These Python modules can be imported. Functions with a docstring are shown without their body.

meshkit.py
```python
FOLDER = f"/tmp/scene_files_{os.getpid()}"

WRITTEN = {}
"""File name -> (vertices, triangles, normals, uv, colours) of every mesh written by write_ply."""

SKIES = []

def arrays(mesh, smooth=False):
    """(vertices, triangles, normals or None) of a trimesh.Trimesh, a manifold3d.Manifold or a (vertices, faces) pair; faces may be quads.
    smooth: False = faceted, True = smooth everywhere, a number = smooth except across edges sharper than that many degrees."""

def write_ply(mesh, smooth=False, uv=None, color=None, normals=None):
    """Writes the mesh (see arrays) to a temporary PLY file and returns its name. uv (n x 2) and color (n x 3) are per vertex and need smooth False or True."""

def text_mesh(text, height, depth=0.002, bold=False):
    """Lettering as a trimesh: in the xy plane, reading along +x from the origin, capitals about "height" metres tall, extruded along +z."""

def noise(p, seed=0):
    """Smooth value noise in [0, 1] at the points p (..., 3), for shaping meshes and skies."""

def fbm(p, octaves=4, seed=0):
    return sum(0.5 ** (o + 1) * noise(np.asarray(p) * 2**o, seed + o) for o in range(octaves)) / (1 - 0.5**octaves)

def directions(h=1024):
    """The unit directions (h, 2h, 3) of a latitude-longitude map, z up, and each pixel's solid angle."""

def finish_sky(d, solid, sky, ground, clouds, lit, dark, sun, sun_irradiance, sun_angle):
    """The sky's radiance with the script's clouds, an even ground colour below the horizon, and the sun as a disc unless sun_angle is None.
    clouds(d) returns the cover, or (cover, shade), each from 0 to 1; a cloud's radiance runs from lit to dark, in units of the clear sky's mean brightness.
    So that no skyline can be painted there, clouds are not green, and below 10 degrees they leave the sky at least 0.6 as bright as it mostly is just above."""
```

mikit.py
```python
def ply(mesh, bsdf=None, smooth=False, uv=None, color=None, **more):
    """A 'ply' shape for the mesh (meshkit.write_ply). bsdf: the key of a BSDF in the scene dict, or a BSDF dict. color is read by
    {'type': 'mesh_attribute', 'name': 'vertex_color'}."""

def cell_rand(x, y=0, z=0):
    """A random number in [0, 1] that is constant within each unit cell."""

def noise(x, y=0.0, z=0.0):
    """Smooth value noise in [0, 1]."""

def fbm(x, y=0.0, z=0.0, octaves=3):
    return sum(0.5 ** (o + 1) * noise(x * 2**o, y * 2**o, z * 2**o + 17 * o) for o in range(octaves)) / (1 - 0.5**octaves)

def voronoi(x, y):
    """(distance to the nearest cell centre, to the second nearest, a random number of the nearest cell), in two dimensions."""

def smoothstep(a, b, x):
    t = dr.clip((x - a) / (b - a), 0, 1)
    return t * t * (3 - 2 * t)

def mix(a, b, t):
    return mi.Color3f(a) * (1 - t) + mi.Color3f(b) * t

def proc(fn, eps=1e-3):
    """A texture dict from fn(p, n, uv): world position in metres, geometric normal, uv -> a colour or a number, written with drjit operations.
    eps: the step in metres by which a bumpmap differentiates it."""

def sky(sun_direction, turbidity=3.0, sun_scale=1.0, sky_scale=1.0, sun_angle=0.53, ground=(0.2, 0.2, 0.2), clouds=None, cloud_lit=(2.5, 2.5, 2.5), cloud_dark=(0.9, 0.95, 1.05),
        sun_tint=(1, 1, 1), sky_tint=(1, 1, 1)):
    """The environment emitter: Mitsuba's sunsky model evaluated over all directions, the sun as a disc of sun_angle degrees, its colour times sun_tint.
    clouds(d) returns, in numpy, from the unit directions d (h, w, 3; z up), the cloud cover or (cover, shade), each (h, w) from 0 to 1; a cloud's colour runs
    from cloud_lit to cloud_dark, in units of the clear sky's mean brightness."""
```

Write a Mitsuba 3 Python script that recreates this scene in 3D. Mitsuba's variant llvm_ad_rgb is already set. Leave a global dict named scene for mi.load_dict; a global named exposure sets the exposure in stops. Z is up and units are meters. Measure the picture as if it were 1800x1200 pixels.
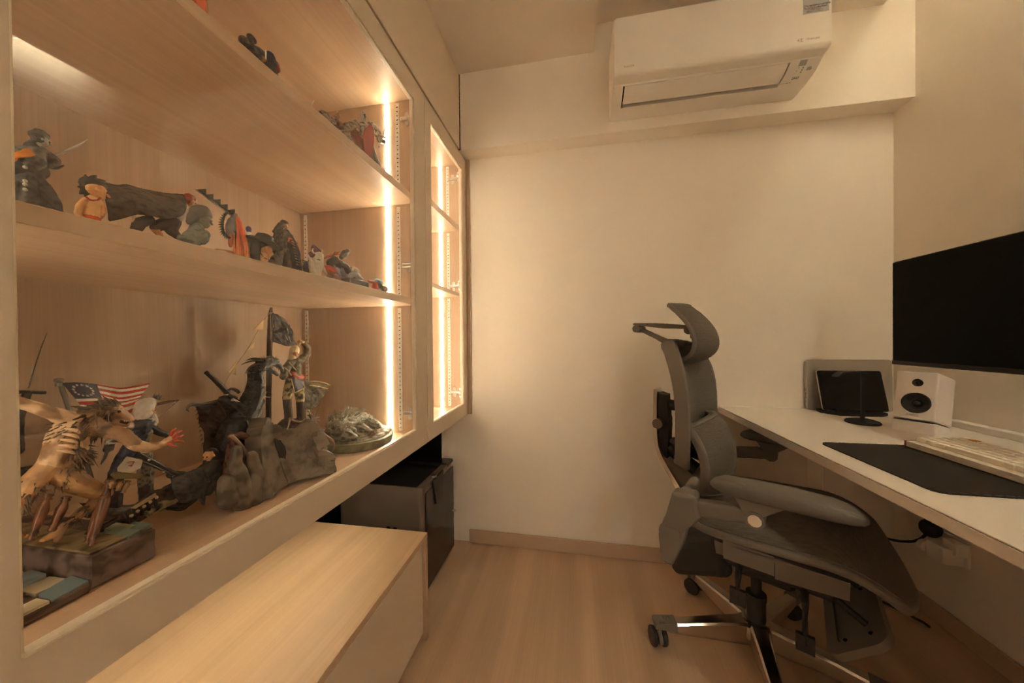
import math, random
import numpy as np, trimesh, drjit as dr, mitsuba as mi
import manifold3d as m3
from shapely.geometry import Polygon, Point, box as sbox
import shapely.affinity as aff
import mikit, meshkit
from mikit import noise, fbm, smoothstep, mix

scene, labels = {}, {}
FLOOR_Z = None      # the shelf that the figurines being built stand on; nothing of theirs goes below it
T = mi.ScalarTransform4f

# ------------------------------------------------------------------ camera, light, exposure
F, YAW, PITCH, ROLL, CAMH = 588.07, 0.188, -0.0071, -0.0087, 1.0536
FW = np.array([-math.sin(YAW) * math.cos(PITCH), math.cos(YAW) * math.cos(PITCH), math.sin(PITCH)])
R0 = np.array([math.cos(YAW), math.sin(YAW), 0.0])
U0 = np.cross(R0, FW)
RT = math.cos(ROLL) * R0 + math.sin(ROLL) * U0
UP = -math.sin(ROLL) * R0 + math.cos(ROLL) * U0
CAM = np.array([0, 0, CAMH])
scene['camera'] = {'type': 'perspective', 'fov': math.degrees(2 * math.atan(900 / F)), 'fov_axis': 'x', 'near_clip': 0.05, 'far_clip': 50.0,
                   'to_world': T().look_at(origin=CAM.tolist(), target=(CAM + FW).tolist(), up=UP.tolist())}
exposure = 5.0
GAIN = 2.0 ** exposure         # lamp radiances below are in units of the finished picture
COVE_RGB = [27, 24, 16.5]
WASH_RGB = [52, 45, 31]
LAMP_RGB = [125, 116, 108]
LED_RGB = [72, 61, 42]
UNDER_RGB = [47, 39, 24]

def at(px, py, X=None, Y=None, Z=None):
    """The point of a photo pixel's line of sight on a plane of the room."""
    d = FW + (px - 900) / F * RT - (py - 600) / F * UP
    t = X / d[0] if X is not None else Y / d[1] if Y is not None else (Z - CAMH) / d[2]
    return CAM + t * d

def depth(p):
    return float((np.asarray(p) - CAM) @ FW)

# ------------------------------------------------------------------ helpers
def add(key, mesh, mat, smooth=False, label=None, cat=None, group=None, kind=None, **kw):
    base, n = key, 0
    while key in scene:
        n += 1
        key = f'{base}_{n:03d}'
    if FLOOR_Z is not None and float(np.min(mesh.vertices[:, 2])) < FLOOR_Z + .0004:
        mesh = mesh.copy(); mesh.vertices = np.maximum(mesh.vertices, [-9, -9, FLOOR_Z + .0004])
    if isinstance(mesh, trimesh.Trimesh) and mesh.volume < 0 and mat != 'mat_glass':
        mesh = mesh.copy(); mesh.faces = np.asarray(mesh.faces)[:, ::-1].copy()
    scene[key] = mikit.ply(mesh, mat, smooth, **kw)
    if label or kind:
        tag(key, label, cat, group, kind)
    return key

def tag(key, label=None, cat=None, group=None, kind=None):
    d = labels.setdefault(key, {})
    for k, v in (('label', label), ('category', cat), ('group', group), ('kind', kind)):
        if v: d[k] = v
    return key

def thing(name, label, cat, group=None):
    base, n = name, 0
    while name in labels or name in scene:
        n += 1
        name = f'{base}_{n:03d}'
    tag(name, label, cat, group)
    return name

def cat(*ms):
    out = []
    for m in ms:
        if hasattr(m, 'to_mesh'):
            q = m.to_mesh(); m = trimesh.Trimesh(q.vert_properties[:, :3], q.tri_verts, process=False)
        out.append(m)
    return trimesh.util.concatenate(out)

def tm(man):
    q = man.to_mesh()
    return trimesh.Trimesh(np.array(q.vert_properties[:, :3]), np.array(q.tri_verts), process=False)

def mf(mesh):
    return m3.Manifold(m3.Mesh(np.asarray(mesh.vertices, np.float32), np.asarray(mesh.faces, np.uint32)))

def hull(pts):
    return tm(m3.Manifold.hull_points(np.asarray(pts, float)))

def cbox(x0, x1, y0, y1, z0, z1, c=0.001):
    """A box with chamfered edges."""
    c = min(c, abs(x1 - x0) / 3, abs(y1 - y0) / 3, abs(z1 - z0) / 3)
    lo, hi = np.minimum([x0, y0, z0], [x1, y1, z1]), np.maximum([x0, y0, z0], [x1, y1, z1])
    pts = []
    for i in range(8):
        s = [(i >> k) & 1 for k in range(3)]
        p = np.where(s, hi, lo); d = np.where(s, -1.0, 1.0) * c
        for k in range(3):
            q = p + d; q[k] = p[k]; pts.append(q)
    return hull(pts)

def rbox(sx, sy, sz, r, n=2):
    """A box with round edges, centred."""
    s = trimesh.creation.icosphere(subdivisions=n, radius=r).vertices
    pts = [s + [a * (sx / 2 - r), b * (sy / 2 - r), c * (sz / 2 - r)] for a in (-1, 1) for b in (-1, 1) for c in (-1, 1)]
    return hull(np.vstack(pts))

def prism(poly, h, axis='z', at0=0.0):
    """A 2-D outline (points or a shapely polygon) extruded by h: axis z keeps xy; axis x takes (y, z); axis y takes (x, z)."""
    g = poly if hasattr(poly, 'exterior') else Polygon(poly)
    m = trimesh.creation.extrude_polygon(g.buffer(0), abs(h), engine='earcut')
    v = m.vertices.copy(); v[:, 2] += at0
    if axis == 'x': v = v[:, [2, 0, 1]]
    if axis == 'y': v = np.stack([v[:, 0], v[:, 2], v[:, 1]], 1); m.faces = m.faces[:, ::-1]
    m.vertices = v
    return m

def frame_to(z, up=(0, 0, 1)):
    z = np.asarray(z, float); z = z / np.linalg.norm(z)
    x = np.cross(up, z)
    if np.linalg.norm(x) < 1e-6: x = np.cross([1, 0, 0], z)
    x /= np.linalg.norm(x)
    return np.stack([x, np.cross(z, x), z], 1)

def xf(mesh, rot=None, loc=(0, 0, 0)):
    m = mesh.copy(); v = m.vertices
    if rot is not None: v = v @ np.asarray(rot).T
    m.vertices = v + np.asarray(loc)
    return m

def rz(deg):
    a = math.radians(deg); c, s = math.cos(a), math.sin(a)
    return np.array([[c, -s, 0], [s, c, 0], [0, 0, 1.0]])

def rx(deg):
    a = math.radians(deg); c, s = math.cos(a), math.sin(a)
    return np.array([[1, 0, 0], [0, c, -s], [0, s, c]])

def ry(deg):
    a = math.radians(deg); c, s = math.cos(a), math.sin(a)
    return np.array([[c, 0, s], [0, 1, 0], [-s, 0, c]])

def cyl(p0, p1, r0, r1=None, n=20):
    r1 = r0 if r1 is None else r1
    p0, p1 = np.asarray(p0, float), np.asarray(p1, float)
    a = np.arange(n) * 2 * np.pi / n
    ring = np.stack([np.cos(a), np.sin(a), 0 * a], 1) @ frame_to(p1 - p0).T
    return hull(np.vstack([p0 + ring * r0, p1 + ring * max(r1, 1e-4)]))

def spline(pts, n):
    """A smooth line through the points (any dimension), n samples."""
    from scipy.interpolate import CubicSpline, PchipInterpolator
    p = np.asarray(pts, float)
    t = np.r_[0, np.cumsum(np.maximum(np.linalg.norm(np.diff(p[:, :3], axis=0), axis=1), 1e-6))]
    return (CubicSpline if len(p) > 2 else PchipInterpolator)(t, p)(np.linspace(0, t[-1], n))

def tube(pts, radii, sides=10, n=None, flat=1.0, up=(0, 0, 1)):
    """A closed tube along the points; flat squeezes the section across the up direction."""
    p = np.asarray(pts, float)
    r = np.broadcast_to(np.asarray(radii, float), (len(p),))
    if n:
        q = spline(np.column_stack([p, r]), n); p, r = q[:, :3], np.maximum(q[:, 3], 1e-4)
    t = np.gradient(p, axis=0); t /= np.linalg.norm(t, axis=1, keepdims=True) + 1e-12
    a = np.cross(np.broadcast_to(np.asarray(up, float), t.shape), t)
    bad = np.linalg.norm(a, axis=1) < 1e-3
    a[bad] = np.cross([1, 0.01, 0], t[bad]); a /= np.linalg.norm(a, axis=1, keepdims=True)
    for i in range(1, len(a)):
        if a[i] @ a[i - 1] < 0: a[i] = -a[i]
    b = np.cross(t, a)
    g = np.arange(sides) * 2 * np.pi / sides
    v = p[:, None] + r[:, None, None] * (np.cos(g)[None, :, None] * a[:, None] + flat * np.sin(g)[None, :, None] * b[:, None])
    m = len(p); v = np.vstack([v.reshape(-1, 3), p[:1], p[-1:]])
    f = []
    for i in range(m - 1):
        for j in range(sides):
            k = (j + 1) % sides
            f += [[i * sides + j, i * sides + k, (i + 1) * sides + k], [i * sides + j, (i + 1) * sides + k, (i + 1) * sides + j]]
    for j in range(sides):
        k = (j + 1) % sides
        f += [[m * sides, k, j], [m * sides + 1, (m - 1) * sides + j, (m - 1) * sides + k]]
    return trimesh.Trimesh(v, f, process=False)

def lathe(profile, n=32, loc=(0, 0, 0), axis=(0, 0, 1)):
    """A solid of revolution of (radius, height) points."""
    pr = np.asarray(profile, float); g = np.arange(n) * 2 * np.pi / n
    v = np.stack([pr[:, None, 0] * np.cos(g), pr[:, None, 0] * np.sin(g), np.broadcast_to(pr[:, None, 1], (len(pr), n))], -1).reshape(-1, 3)
    f = []
    for i in range(len(pr) - 1):
        for j in range(n):
            k = (j + 1) % n
            f += [[i * n + j, i * n + k, (i + 1) * n + k], [i * n + j, (i + 1) * n + k, (i + 1) * n + j]]
    v = np.vstack([v, [[0, 0, pr[0, 1]], [0, 0, pr[-1, 1]]]]); a, b = len(v) - 2, len(v) - 1
    for j in range(n):
        k = (j + 1) % n
        f += [[a, k, j], [b, (len(pr) - 1) * n + j, (len(pr) - 1) * n + k]]
    m = trimesh.Trimesh(v, f, process=False)
    return xf(m, frame_to(axis) if tuple(axis) != (0, 0, 1) else None, loc)

def ball(c, r, sub=2, scale=(1, 1, 1), rot=None):
    m = trimesh.creation.icosphere(subdivisions=sub, radius=1.0)
    m.vertices = m.vertices * (np.asarray(scale) * r)
    return xf(m, rot, c)

def disp(mesh, amp, freq, seed=0):
    """The mesh roughened along its normals."""
    n = mesh.vertex_normals
    d = meshkit.fbm(mesh.vertices * freq + 7.3, 3, seed) - 0.5
    m = mesh.copy(); m.vertices = mesh.vertices + n * (d * 2 * amp)[:, None]
    return m

SPH = trimesh.creation.icosphere(subdivisions=1, radius=1.0).vertices
def blob(bones, edge=0.006, smooth=6):
    """One continuous body: bones are (point, radius, point, radius) or lists of such points; joined, refined and smoothed."""
    parts = []
    for b in bones:
        parts.append(m3.Manifold.hull_points(np.vstack([np.asarray(p, float) + SPH * r for p, r in b])))
    man = m3.Manifold.batch_boolean(parts, m3.OpType.Add) if len(parts) > 1 else parts[0]
    man = man.refine_to_length(edge)
    mesh = tm(man)
    mesh = trimesh.Trimesh(mesh.vertices, mesh.faces, process=True)
    if smooth: trimesh.smoothing.filter_taubin(mesh, iterations=smooth)
    return mesh

def sheet(grid, thick):
    """A closed thin solid from an (a, b, 3) grid of points."""
    g = np.asarray(grid, float); a, b = g.shape[:2]
    du, dv = np.gradient(g, axis=0), np.gradient(g, axis=1)
    n = np.cross(du, dv); n /= np.linalg.norm(n, axis=-1, keepdims=True) + 1e-12
    th = np.asarray(thick); th = th[..., None] if th.ndim == 2 else th
    v = np.vstack([(g + n * th / 2).reshape(-1, 3), (g - n * th / 2).reshape(-1, 3)])
    f, o = [], a * b
    for i in range(a - 1):
        for j in range(b - 1):
            p, q, r, s = i * b + j, (i + 1) * b + j, (i + 1) * b + j + 1, i * b + j + 1
            f += [[p, q, r], [p, r, s], [o + p, o + r, o + q], [o + p, o + s, o + r]]
    rim = [i * b for i in range(a)] + [(a - 1) * b + j for j in range(1, b)] + [i * b + b - 1 for i in range(a - 2, -1, -1)] + list(range(b - 2, 0, -1))
    for k in range(len(rim)):
        p, q = rim[k], rim[(k + 1) % len(rim)]
        f += [[p, o + q, q], [p, o + p, o + q]]
    return trimesh.Trimesh(v, f, process=False)

def text(s, h, origin, right, up, d=0.0004, bold=False):
    m = meshkit.text_mesh(s, h, d, bold)
    r, u = np.asarray(right, float), np.asarray(up, float)
    return xf(m, np.stack([r, u, np.cross(r, u)], 1), origin)

# ------------------------------------------------------------------ materials
def pbr(color, rough=0.5, metal=0.0, spec=0.5, **kw):
    if not isinstance(color, dict): color = {'type': 'rgb', 'value': list(color)}
    return {'type': 'principled', 'base_color': color, 'roughness': rough, 'metallic': metal, 'specular': spec, **kw}

def srgb(r, g, b):
    return [((c / 255 + 0.055) / 1.055) ** 2.4 if c > 10 else c / 255 / 12.92 for c in (r, g, b)]

def wood_fn(axis, light, dark):
    def fn(p, n, uv):
        a = p.z if axis == 'z' else p.y
        b = (p.y if axis == 'z' else p.x) + 0.37 * (p.x if axis == 'z' else p.z)
        warp = 0.05 * (fbm(a * 1.3, b * 6.0, 3.0, 2) - 0.5)
        s = b + warp
        band = fbm(s * 9.0, a * 0.5, 1.0, 2)
        fine = noise(s * 420.0, a * 6.0, 2.0)
        mid = noise(s * 95.0, a * 2.0, 5.0)
        t = dr.clip(0.55 * smoothstep(0.25, 0.75, band) + 0.25 * mid + 0.28 * fine - 0.04, 0, 1)
        return mix(dark, light, t)
    return fn

scene['mat_wood_upright'] = pbr(mikit.proc(wood_fn('z', (.53, .375, .25), (.41, .275, .175))), 0.45, spec=0.4)
scene['mat_wood_along'] = pbr(mikit.proc(wood_fn('y', (.57, .405, .27), (.44, .30, .19))), 0.42, spec=0.4)
def floor_fn(p, n, uv):
    g = fbm(p.x * 14 + 0.6 * fbm(p.x * 2, p.y * 0.8), p.y * 0.9, 4.0, 2)
    f = noise(p.x * 300, p.y * 5, 1.0)
    return mix((.41, .29, .195), (.56, .41, .285), dr.clip(0.75 * smoothstep(.2, .8, g) + .25 * f, 0, 1))
scene['mat_floor'] = pbr(mikit.proc(floor_fn), 0.42, spec=0.45)
scene['mat_wall'] = pbr((.76, .71, .63), 0.8, spec=0.2)
scene['mat_ceiling'] = pbr((.72, .66, .59), 0.9, spec=0.1)
scene['mat_beige'] = pbr((.58, .49, .39), 0.5, spec=0.35)
scene['mat_bead'] = pbr((.74, .66, .54), 0.35, spec=0.5)
scene['mat_baseboard'] = pbr((.46, .34, .24), 0.5, spec=0.4)
scene['mat_glass'] = {'type': 'thindielectric', 'int_ior': 1.62}
scene['mat_white'] = pbr((.78, .75, .70), 0.4, spec=0.5)
scene['mat_white_matte'] = pbr((.76, .73, .68), 0.6, spec=0.4)
scene['mat_black'] = pbr((.012, .012, .013), 0.45, spec=0.4)
scene['mat_black_gloss'] = pbr((.006, .006, .007), 0.10, spec=0.5)
scene['mat_gap'] = pbr((.01, .008, .006), 0.9, spec=0.1)
scene['mat_darkwood'] = pbr((.10, .055, .03), 0.5)
scene['mat_metal'] = pbr((.62, .60, .57), 0.25, 1.0)
scene['mat_chrome'] = pbr((.80, .78, .75), 0.08, 1.0)
scene['mat_steel_dark'] = pbr((.10, .10, .10), 0.35, 0.7)
scene['mat_pilaster'] = pbr((.80, .78, .74), 0.35, spec=0.5)
scene['mat_paint'] = pbr({'type': 'mesh_attribute', 'name': 'vertex_color'}, 0.5, spec=0.4)
scene['mat_paint_gloss'] = pbr({'type': 'mesh_attribute', 'name': 'vertex_color'}, 0.28, spec=0.5)
scene['mat_led_body'] = pbr((.7, .7, .7), 0.5)
# ------------------------------------------------------------------ the room
XC, XR, YD, YB, ZB, ZC = -0.551, 1.302, 1.667, 1.576, 1.981, 2.355     # cabinet face, right wall, far wall, bulkhead face, bulkhead underside, ceiling
YN, ZT = -3.2, 2.48
def struct(name, mesh, mat, label, smooth=False): return add(name, mesh, mat, smooth, label, kind='structure')
struct('floor', cbox(-1.2, XR + .1, YN - .1, YD + .1, -.1, 0, 0), 'mat_floor', 'pale wood-grain vinyl floor')
struct('wall_far', cbox(-1.2, XR + .1, YD, YD + .1, 0, ZT, 0), 'mat_wall', 'cream painted far wall behind the chair')
struct('wall_right', cbox(XR, XR + .1, YN, YD, 0, ZT, 0), 'mat_wall', 'cream painted right wall behind the desk')
struct('wall_left', cbox(-1.2, -1.1, YN, YD, 0, ZT, 0), 'mat_wall', 'wall behind the display cabinets')
struct('wall_near', cbox(-1.2, XR + .1, YN - .1, YN, 0, ZT, 0), 'mat_wall', 'wall behind the camera')
# ceiling: a lower field on the left, a recess in the middle, a drop along the right with a light cove behind it
XE0, XE1, XK = 0.0915, 0.80, 1.198
ce = 'ceiling'
tag(ce, 'cream ceiling with a recess and a light cove', kind='structure')
add('ceiling__left_field', cbox(-1.1, XE0, YN, YD, ZC, ZT, 0), 'mat_ceiling')
add('ceiling__recess', cbox(XE0, XE1, YN, YD, ZT, ZT + .1, 0), 'mat_ceiling')
add('ceiling__cove_drop', cbox(XE1, XK, YN, YD, ZC, ZT, 0), 'mat_ceiling')
add('ceiling__cove_roof', cbox(XE1, XR + .1, YN, YD, ZT, ZT + .1, 0), 'mat_ceiling')
struct('trim_1', cbox(-.58, XR, YB, YD, ZB, ZT, 0), 'mat_wall', 'boxed-in beam across the far wall under the ceiling')
# cove light
cl = thing('cove_light', 'warm LED strip shining down the right wall from the ceiling cove', 'strip light')
m = cbox(1.235, 1.265, YN + .1, YB - .32, 2.440, 2.443, 0)
add(cl + '__diffuser', m, 'mat_led_body'); scene[cl + '__diffuser']['emitter'] = {'type': 'area', 'radiance': {'type': 'rgb', 'value': [c / GAIN for c in COVE_RGB]}}
add(cl + '__channel', cbox(1.232, 1.268, YN + .1, YB - .32, 2.4435, ZT - .0005, .001), 'mat_metal')
cw = thing('cove_light', 'warm LED strip inside the ceiling cove washing the top of the right wall', 'strip light')
add(cw + '__diffuser', cbox(XK + .0035, XK + .006, YN + .1, YB - .34, 2.372, 2.384, 0), 'mat_led_body'); scene[cw + '__diffuser']['emitter'] = {'type': 'area', 'radiance': {'type': 'rgb', 'value': [c / GAIN for c in WASH_RGB]}}
add(cw + '__channel', cbox(XK + .0002, XK + .0033, YN + .1, YB - .34, 2.370, 2.386, .0005), 'mat_metal')
lt = thing('ceiling_light', 'round warm ceiling lamp behind the camera', 'ceiling lamp')
add(lt + '__housing', lathe([(.001, 0), (.135, 0), (.135, -.028), (.125, -.034), (.118, -.034), (.118, -.026), (.001, -.026)], 40, (1.16, -2.6, ZC - .0005)), 'mat_metal', 30)
add(lt + '__diffuser', lathe([(.0005, -.0265), (.1175, -.0265), (.112, -.050), (.06, -.060), (.0005, -.062)], 32, (1.16, -2.6, ZC - .0005)), 'mat_led_body', True)
scene[lt + '__diffuser']['emitter'] = {'type': 'area', 'radiance': {'type': 'rgb', 'value': [c / GAIN for c in LAMP_RGB]}}
# baseboards
def base(name, mesh, label): struct(name, mesh, 'mat_baseboard', label)
base('baseboard_far', cbox(-.55, XR - .012, YD - .012, YD - .0005, 0, .068, .003), 'brown skirting board along the far wall')
base('baseboard_right', cbox(XR - .012, XR - .0005, YN, YD - .013, 0, .068, .003), 'brown skirting board along the right wall')
# ------------------------------------------------------------------ display cabinets on the left
XB, XF = -1.085, -0.573            # back panel face, front of the carcass
ZB0, ZB1, ZT0, ZT1 = .668, .700, 1.955, 1.973
YP = 1.169                          # partition face that looks at the camera
Z1, Z2 = (1.565, 1.590), (1.183, 1.207)
W, WA = 'mat_wood_upright', 'mat_wood_along'

def led(parent, x0, x1, y0, y1, z0, z1, s=1.0):
    k = add(parent + '__led_strip', cbox(x0, x1, y0, y1, z0, z1, 0), 'mat_led_body')
    scene[k]['emitter'] = {'type': 'area', 'radiance': {'type': 'rgb', 'value': [c * s / GAIN for c in LED_RGB]}}

def pilaster(parent, x, y, s, z0, z1):
    """A slotted shelf rail on a side panel; s is the side it faces along y."""
    w, t = .0075, .0022
    k = add(parent + '__shelf_rail', cbox(x - w, x + w, y, y + s * t, z0, z1, .0004), 'mat_pilaster')
    slots = [trimesh.creation.box((.006, .0006, .0035), T0(x, y + s * (t + .0001), z)) for z in np.arange(z0 + .012, z1 - .008, .016)]
    add(k + '__slots', cat(*slots), 'mat_gap'); tag(k + '__slots', kind='stuff')

def T0(x, y, z):
    m = np.eye(4); m[:3, 3] = (x, y, z); return m

def hinge(parent, y, z):
    """A cup hinge on a side panel at y, its arm reaching the door."""
    k = add(parent + '__hinge', cat(cbox(-.640, -.600, y - .012, y, z - .007, z + .007, .002), cbox(-.612, -.577, y - .017, y - .004, z - .006, z + .006, .002)), 'mat_metal')
    add(k + '__plate', cat(cyl((-.617, y, z - .018), (-.617, y - .004, z - .018), .007), cyl((-.617, y, z + .018), (-.617, y - .004, z + .018), .007),
                           cbox(-.625, -.609, y - .003, y, z - .02, z + .02, .001)), 'mat_metal', 30)
    cup = cat(cyl((-.582, y - .026, z), (-.5735, y - .026, z), .0165), cbox(-.582, -.5735, y - .030, y - .022, z - .026, z + .026, .002))
    add(k + '__cup', cup, 'mat_metal', 30)

def door(parent, y0, y1, z0, z1, oy0, oy1, oz0, oz1):
    k = parent + '__door'
    f = m3.Manifold(); fr = mf(cbox(XF + .003, XC, y0, y1, z0, z1, .0015)) - m3.Manifold.cube([.1, oy1 - oy0, oz1 - oz0]).translate([XC - .05, oy0, oz0])
    add(k, tm(fr), 'mat_beige')
    b = mf(cbox(XF + .006, XC - .004, oy0 - .001, oy1 + .001, oz0 - .001, oz1 + .001, 0)) - m3.Manifold.cube([.1, oy1 - oy0 - .007, oz1 - oz0 - .007]).translate([XC - .05, oy0 + .0035, oz0 + .0035])
    add(k + '__bead', tm(b), 'mat_bead'); tag(k + '__bead', 'pale bead around the glass')
    x = XC - .012
    add(k + '__glass_pane', trimesh.Trimesh([[x, oy0, oz0], [x, oy1, oz0], [x, oy1, oz1], [x, oy0, oz1]], [[0, 1, 2], [0, 2, 3]], process=False), 'mat_glass')
    return k

# unit 1
c1 = thing('display_cabinet', 'wide wooden display cabinet with a glass door and two lit shelves of figurines', 'display cabinet')
Y0 = .170
add(c1 + '__filler', cbox(XF - .02, XF, .052, Y0 - .001, ZB0, ZT1, .001), W)
add(c1 + '__back_panel', cbox(XB - .01, XB, Y0, YP + .009, ZB0, ZT1, 0), W)
add(c1 + '__side_panel', cbox(XB, XF, Y0, Y0 + .018, ZB0, ZT1, .0006), W)
add(c1 + '__side_panel', cbox(XB, XF, YP, YP + .0085, ZB0, ZT1, .0006), W)
add(c1 + '__bottom_panel', cbox(XB, XF, Y0 + .018, YP, ZB0, ZB1, .0006), WA)
add(c1 + '__top_panel', cbox(XB, XF, Y0 + .018, YP, ZT0, ZT1, .0006), WA)
for z0, z1 in (Z1, Z2):
    add(c1 + '__shelf', cbox(XB, -.587, Y0 + .019, YP - .001, z0, z1, .001), WA)
bays = ((ZB1 + .002, Z2[0] - .002), (Z2[1] + .002, Z1[0] - .002), (Z1[1] + .002, ZT0 - .002))
for z0, z1 in bays:
    led(c1, -.706, -.694, YP - .004, YP - .0002, z0, z1)
    led(c1, -.706, -.694, Y0 + .0182, Y0 + .022, z0, z1, .22)
    for x in (-.656, -1.062):
        pilaster(c1, x, YP, -1, z0 + .008, z1 - .006)
        pilaster(c1, x, Y0 + .018, 1, z0 + .008, z1 - .006)
for z in (1.882, 1.333, .778): hinge(c1, YP, z)
door(c1, .052, 1.1765, .666, 1.972, .236, 1.0956, .734, 1.898)
# unit 2
c2 = thing('display_cabinet', 'narrow wooden display cabinet with a glass door and empty lit shelves beside the far wall', 'display cabinet')
Y1, Y2 = 1.1785, 1.664
add(c2 + '__back_panel', cbox(XB - .01, XB, Y1, Y2, ZB0, ZT1, 0), W)
add(c2 + '__side_panel', cbox(XB, XF, Y1, Y1 + .009, ZB0, ZT1, .0006), W)
add(c2 + '__side_panel', cbox(XB, XF, Y2 - .018, Y2, ZB0, ZT1, .0006), W)
add(c2 + '__bottom_panel', cbox(XB, XF, Y1 + .009, Y2 - .018, ZB0, ZB1, .0006), WA)
add(c2 + '__top_panel', cbox(XB, XF, Y1 + .009, Y2 - .018, ZT0, ZT1, .0006), WA)
S1, S2 = (1.612, 1.640), (1.274, 1.293)
for z0, z1 in (S1, S2):
    add(c2 + '__shelf', cbox(XB, -.587, Y1 + .010, Y2 - .019, z0, z1, .001), WA)
ys = Y2 - .018
for z0, z1 in ((ZB1 + .002, S2[0] - .002), (S2[1] + .002, S1[0] - .002), (S1[1] + .002, ZT0 - .002)):
    led(c2, -.692, -.680, ys - .004, ys - .0002, z0, z1, .7)
    led(c2, -.692, -.680, Y1 + .0092, Y1 + .013, z0, z1, 1.35)
    for x in (-.645, -1.062):
        pilaster(c2, x, ys, -1, z0 + .008, z1 - .006)
for z in (1.878, 1.328, .783): hinge(c2, ys, z)
door(c2, 1.1795, Y2, .666, 1.972, 1.232, 1.599, .729, 1.905)
# overhead cupboard and the tall cupboard at the left edge of the picture
oc = thing('overhead_cabinet', 'plain beige overhead cupboard above the glass doors', 'cabinet')
add(oc + '__body', cbox(XB, XF, .05, 1.572, 1.984, 2.353, .001), W)
add(oc + '__door', cbox(XF + .002, XC, .62, 1.567, 1.984, 2.3525, .0015), 'mat_beige')
add(oc + '__door', cbox(XF + .002, XC, .05, .617, 1.984, 2.3525, .0015), 'mat_beige')
add(oc + '__end_strip', cbox(XF - .02, XC + .003, 1.5685, 1.5745, 1.982, 2.350, .001), 'mat_darkwood')
tc = thing('tall_cupboard', 'beige cupboard front at the left edge of the picture', 'cabinet')
add(tc + '__body', cbox(XB, XF, YN + .02, .048, .385, 2.353, .001), W)
for a, b in ((-.42, .047), (-.99, -.423), (-1.6, -.993), (-2.4, -1.603), (YN + .02, -2.403)):
    add(tc + '__door', cbox(XF + .002, XC, a, b, .385, 2.35, .0015), 'mat_beige')
fs = thing('filler_strip', 'narrow brown filler strip between the small glass cabinet and far wall', 'trim strip')
add(fs + '__strip', cbox(-.549, -.531, YD - .012, YD - .0005, .668, 1.978, .001), 'mat_baseboard')
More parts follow.
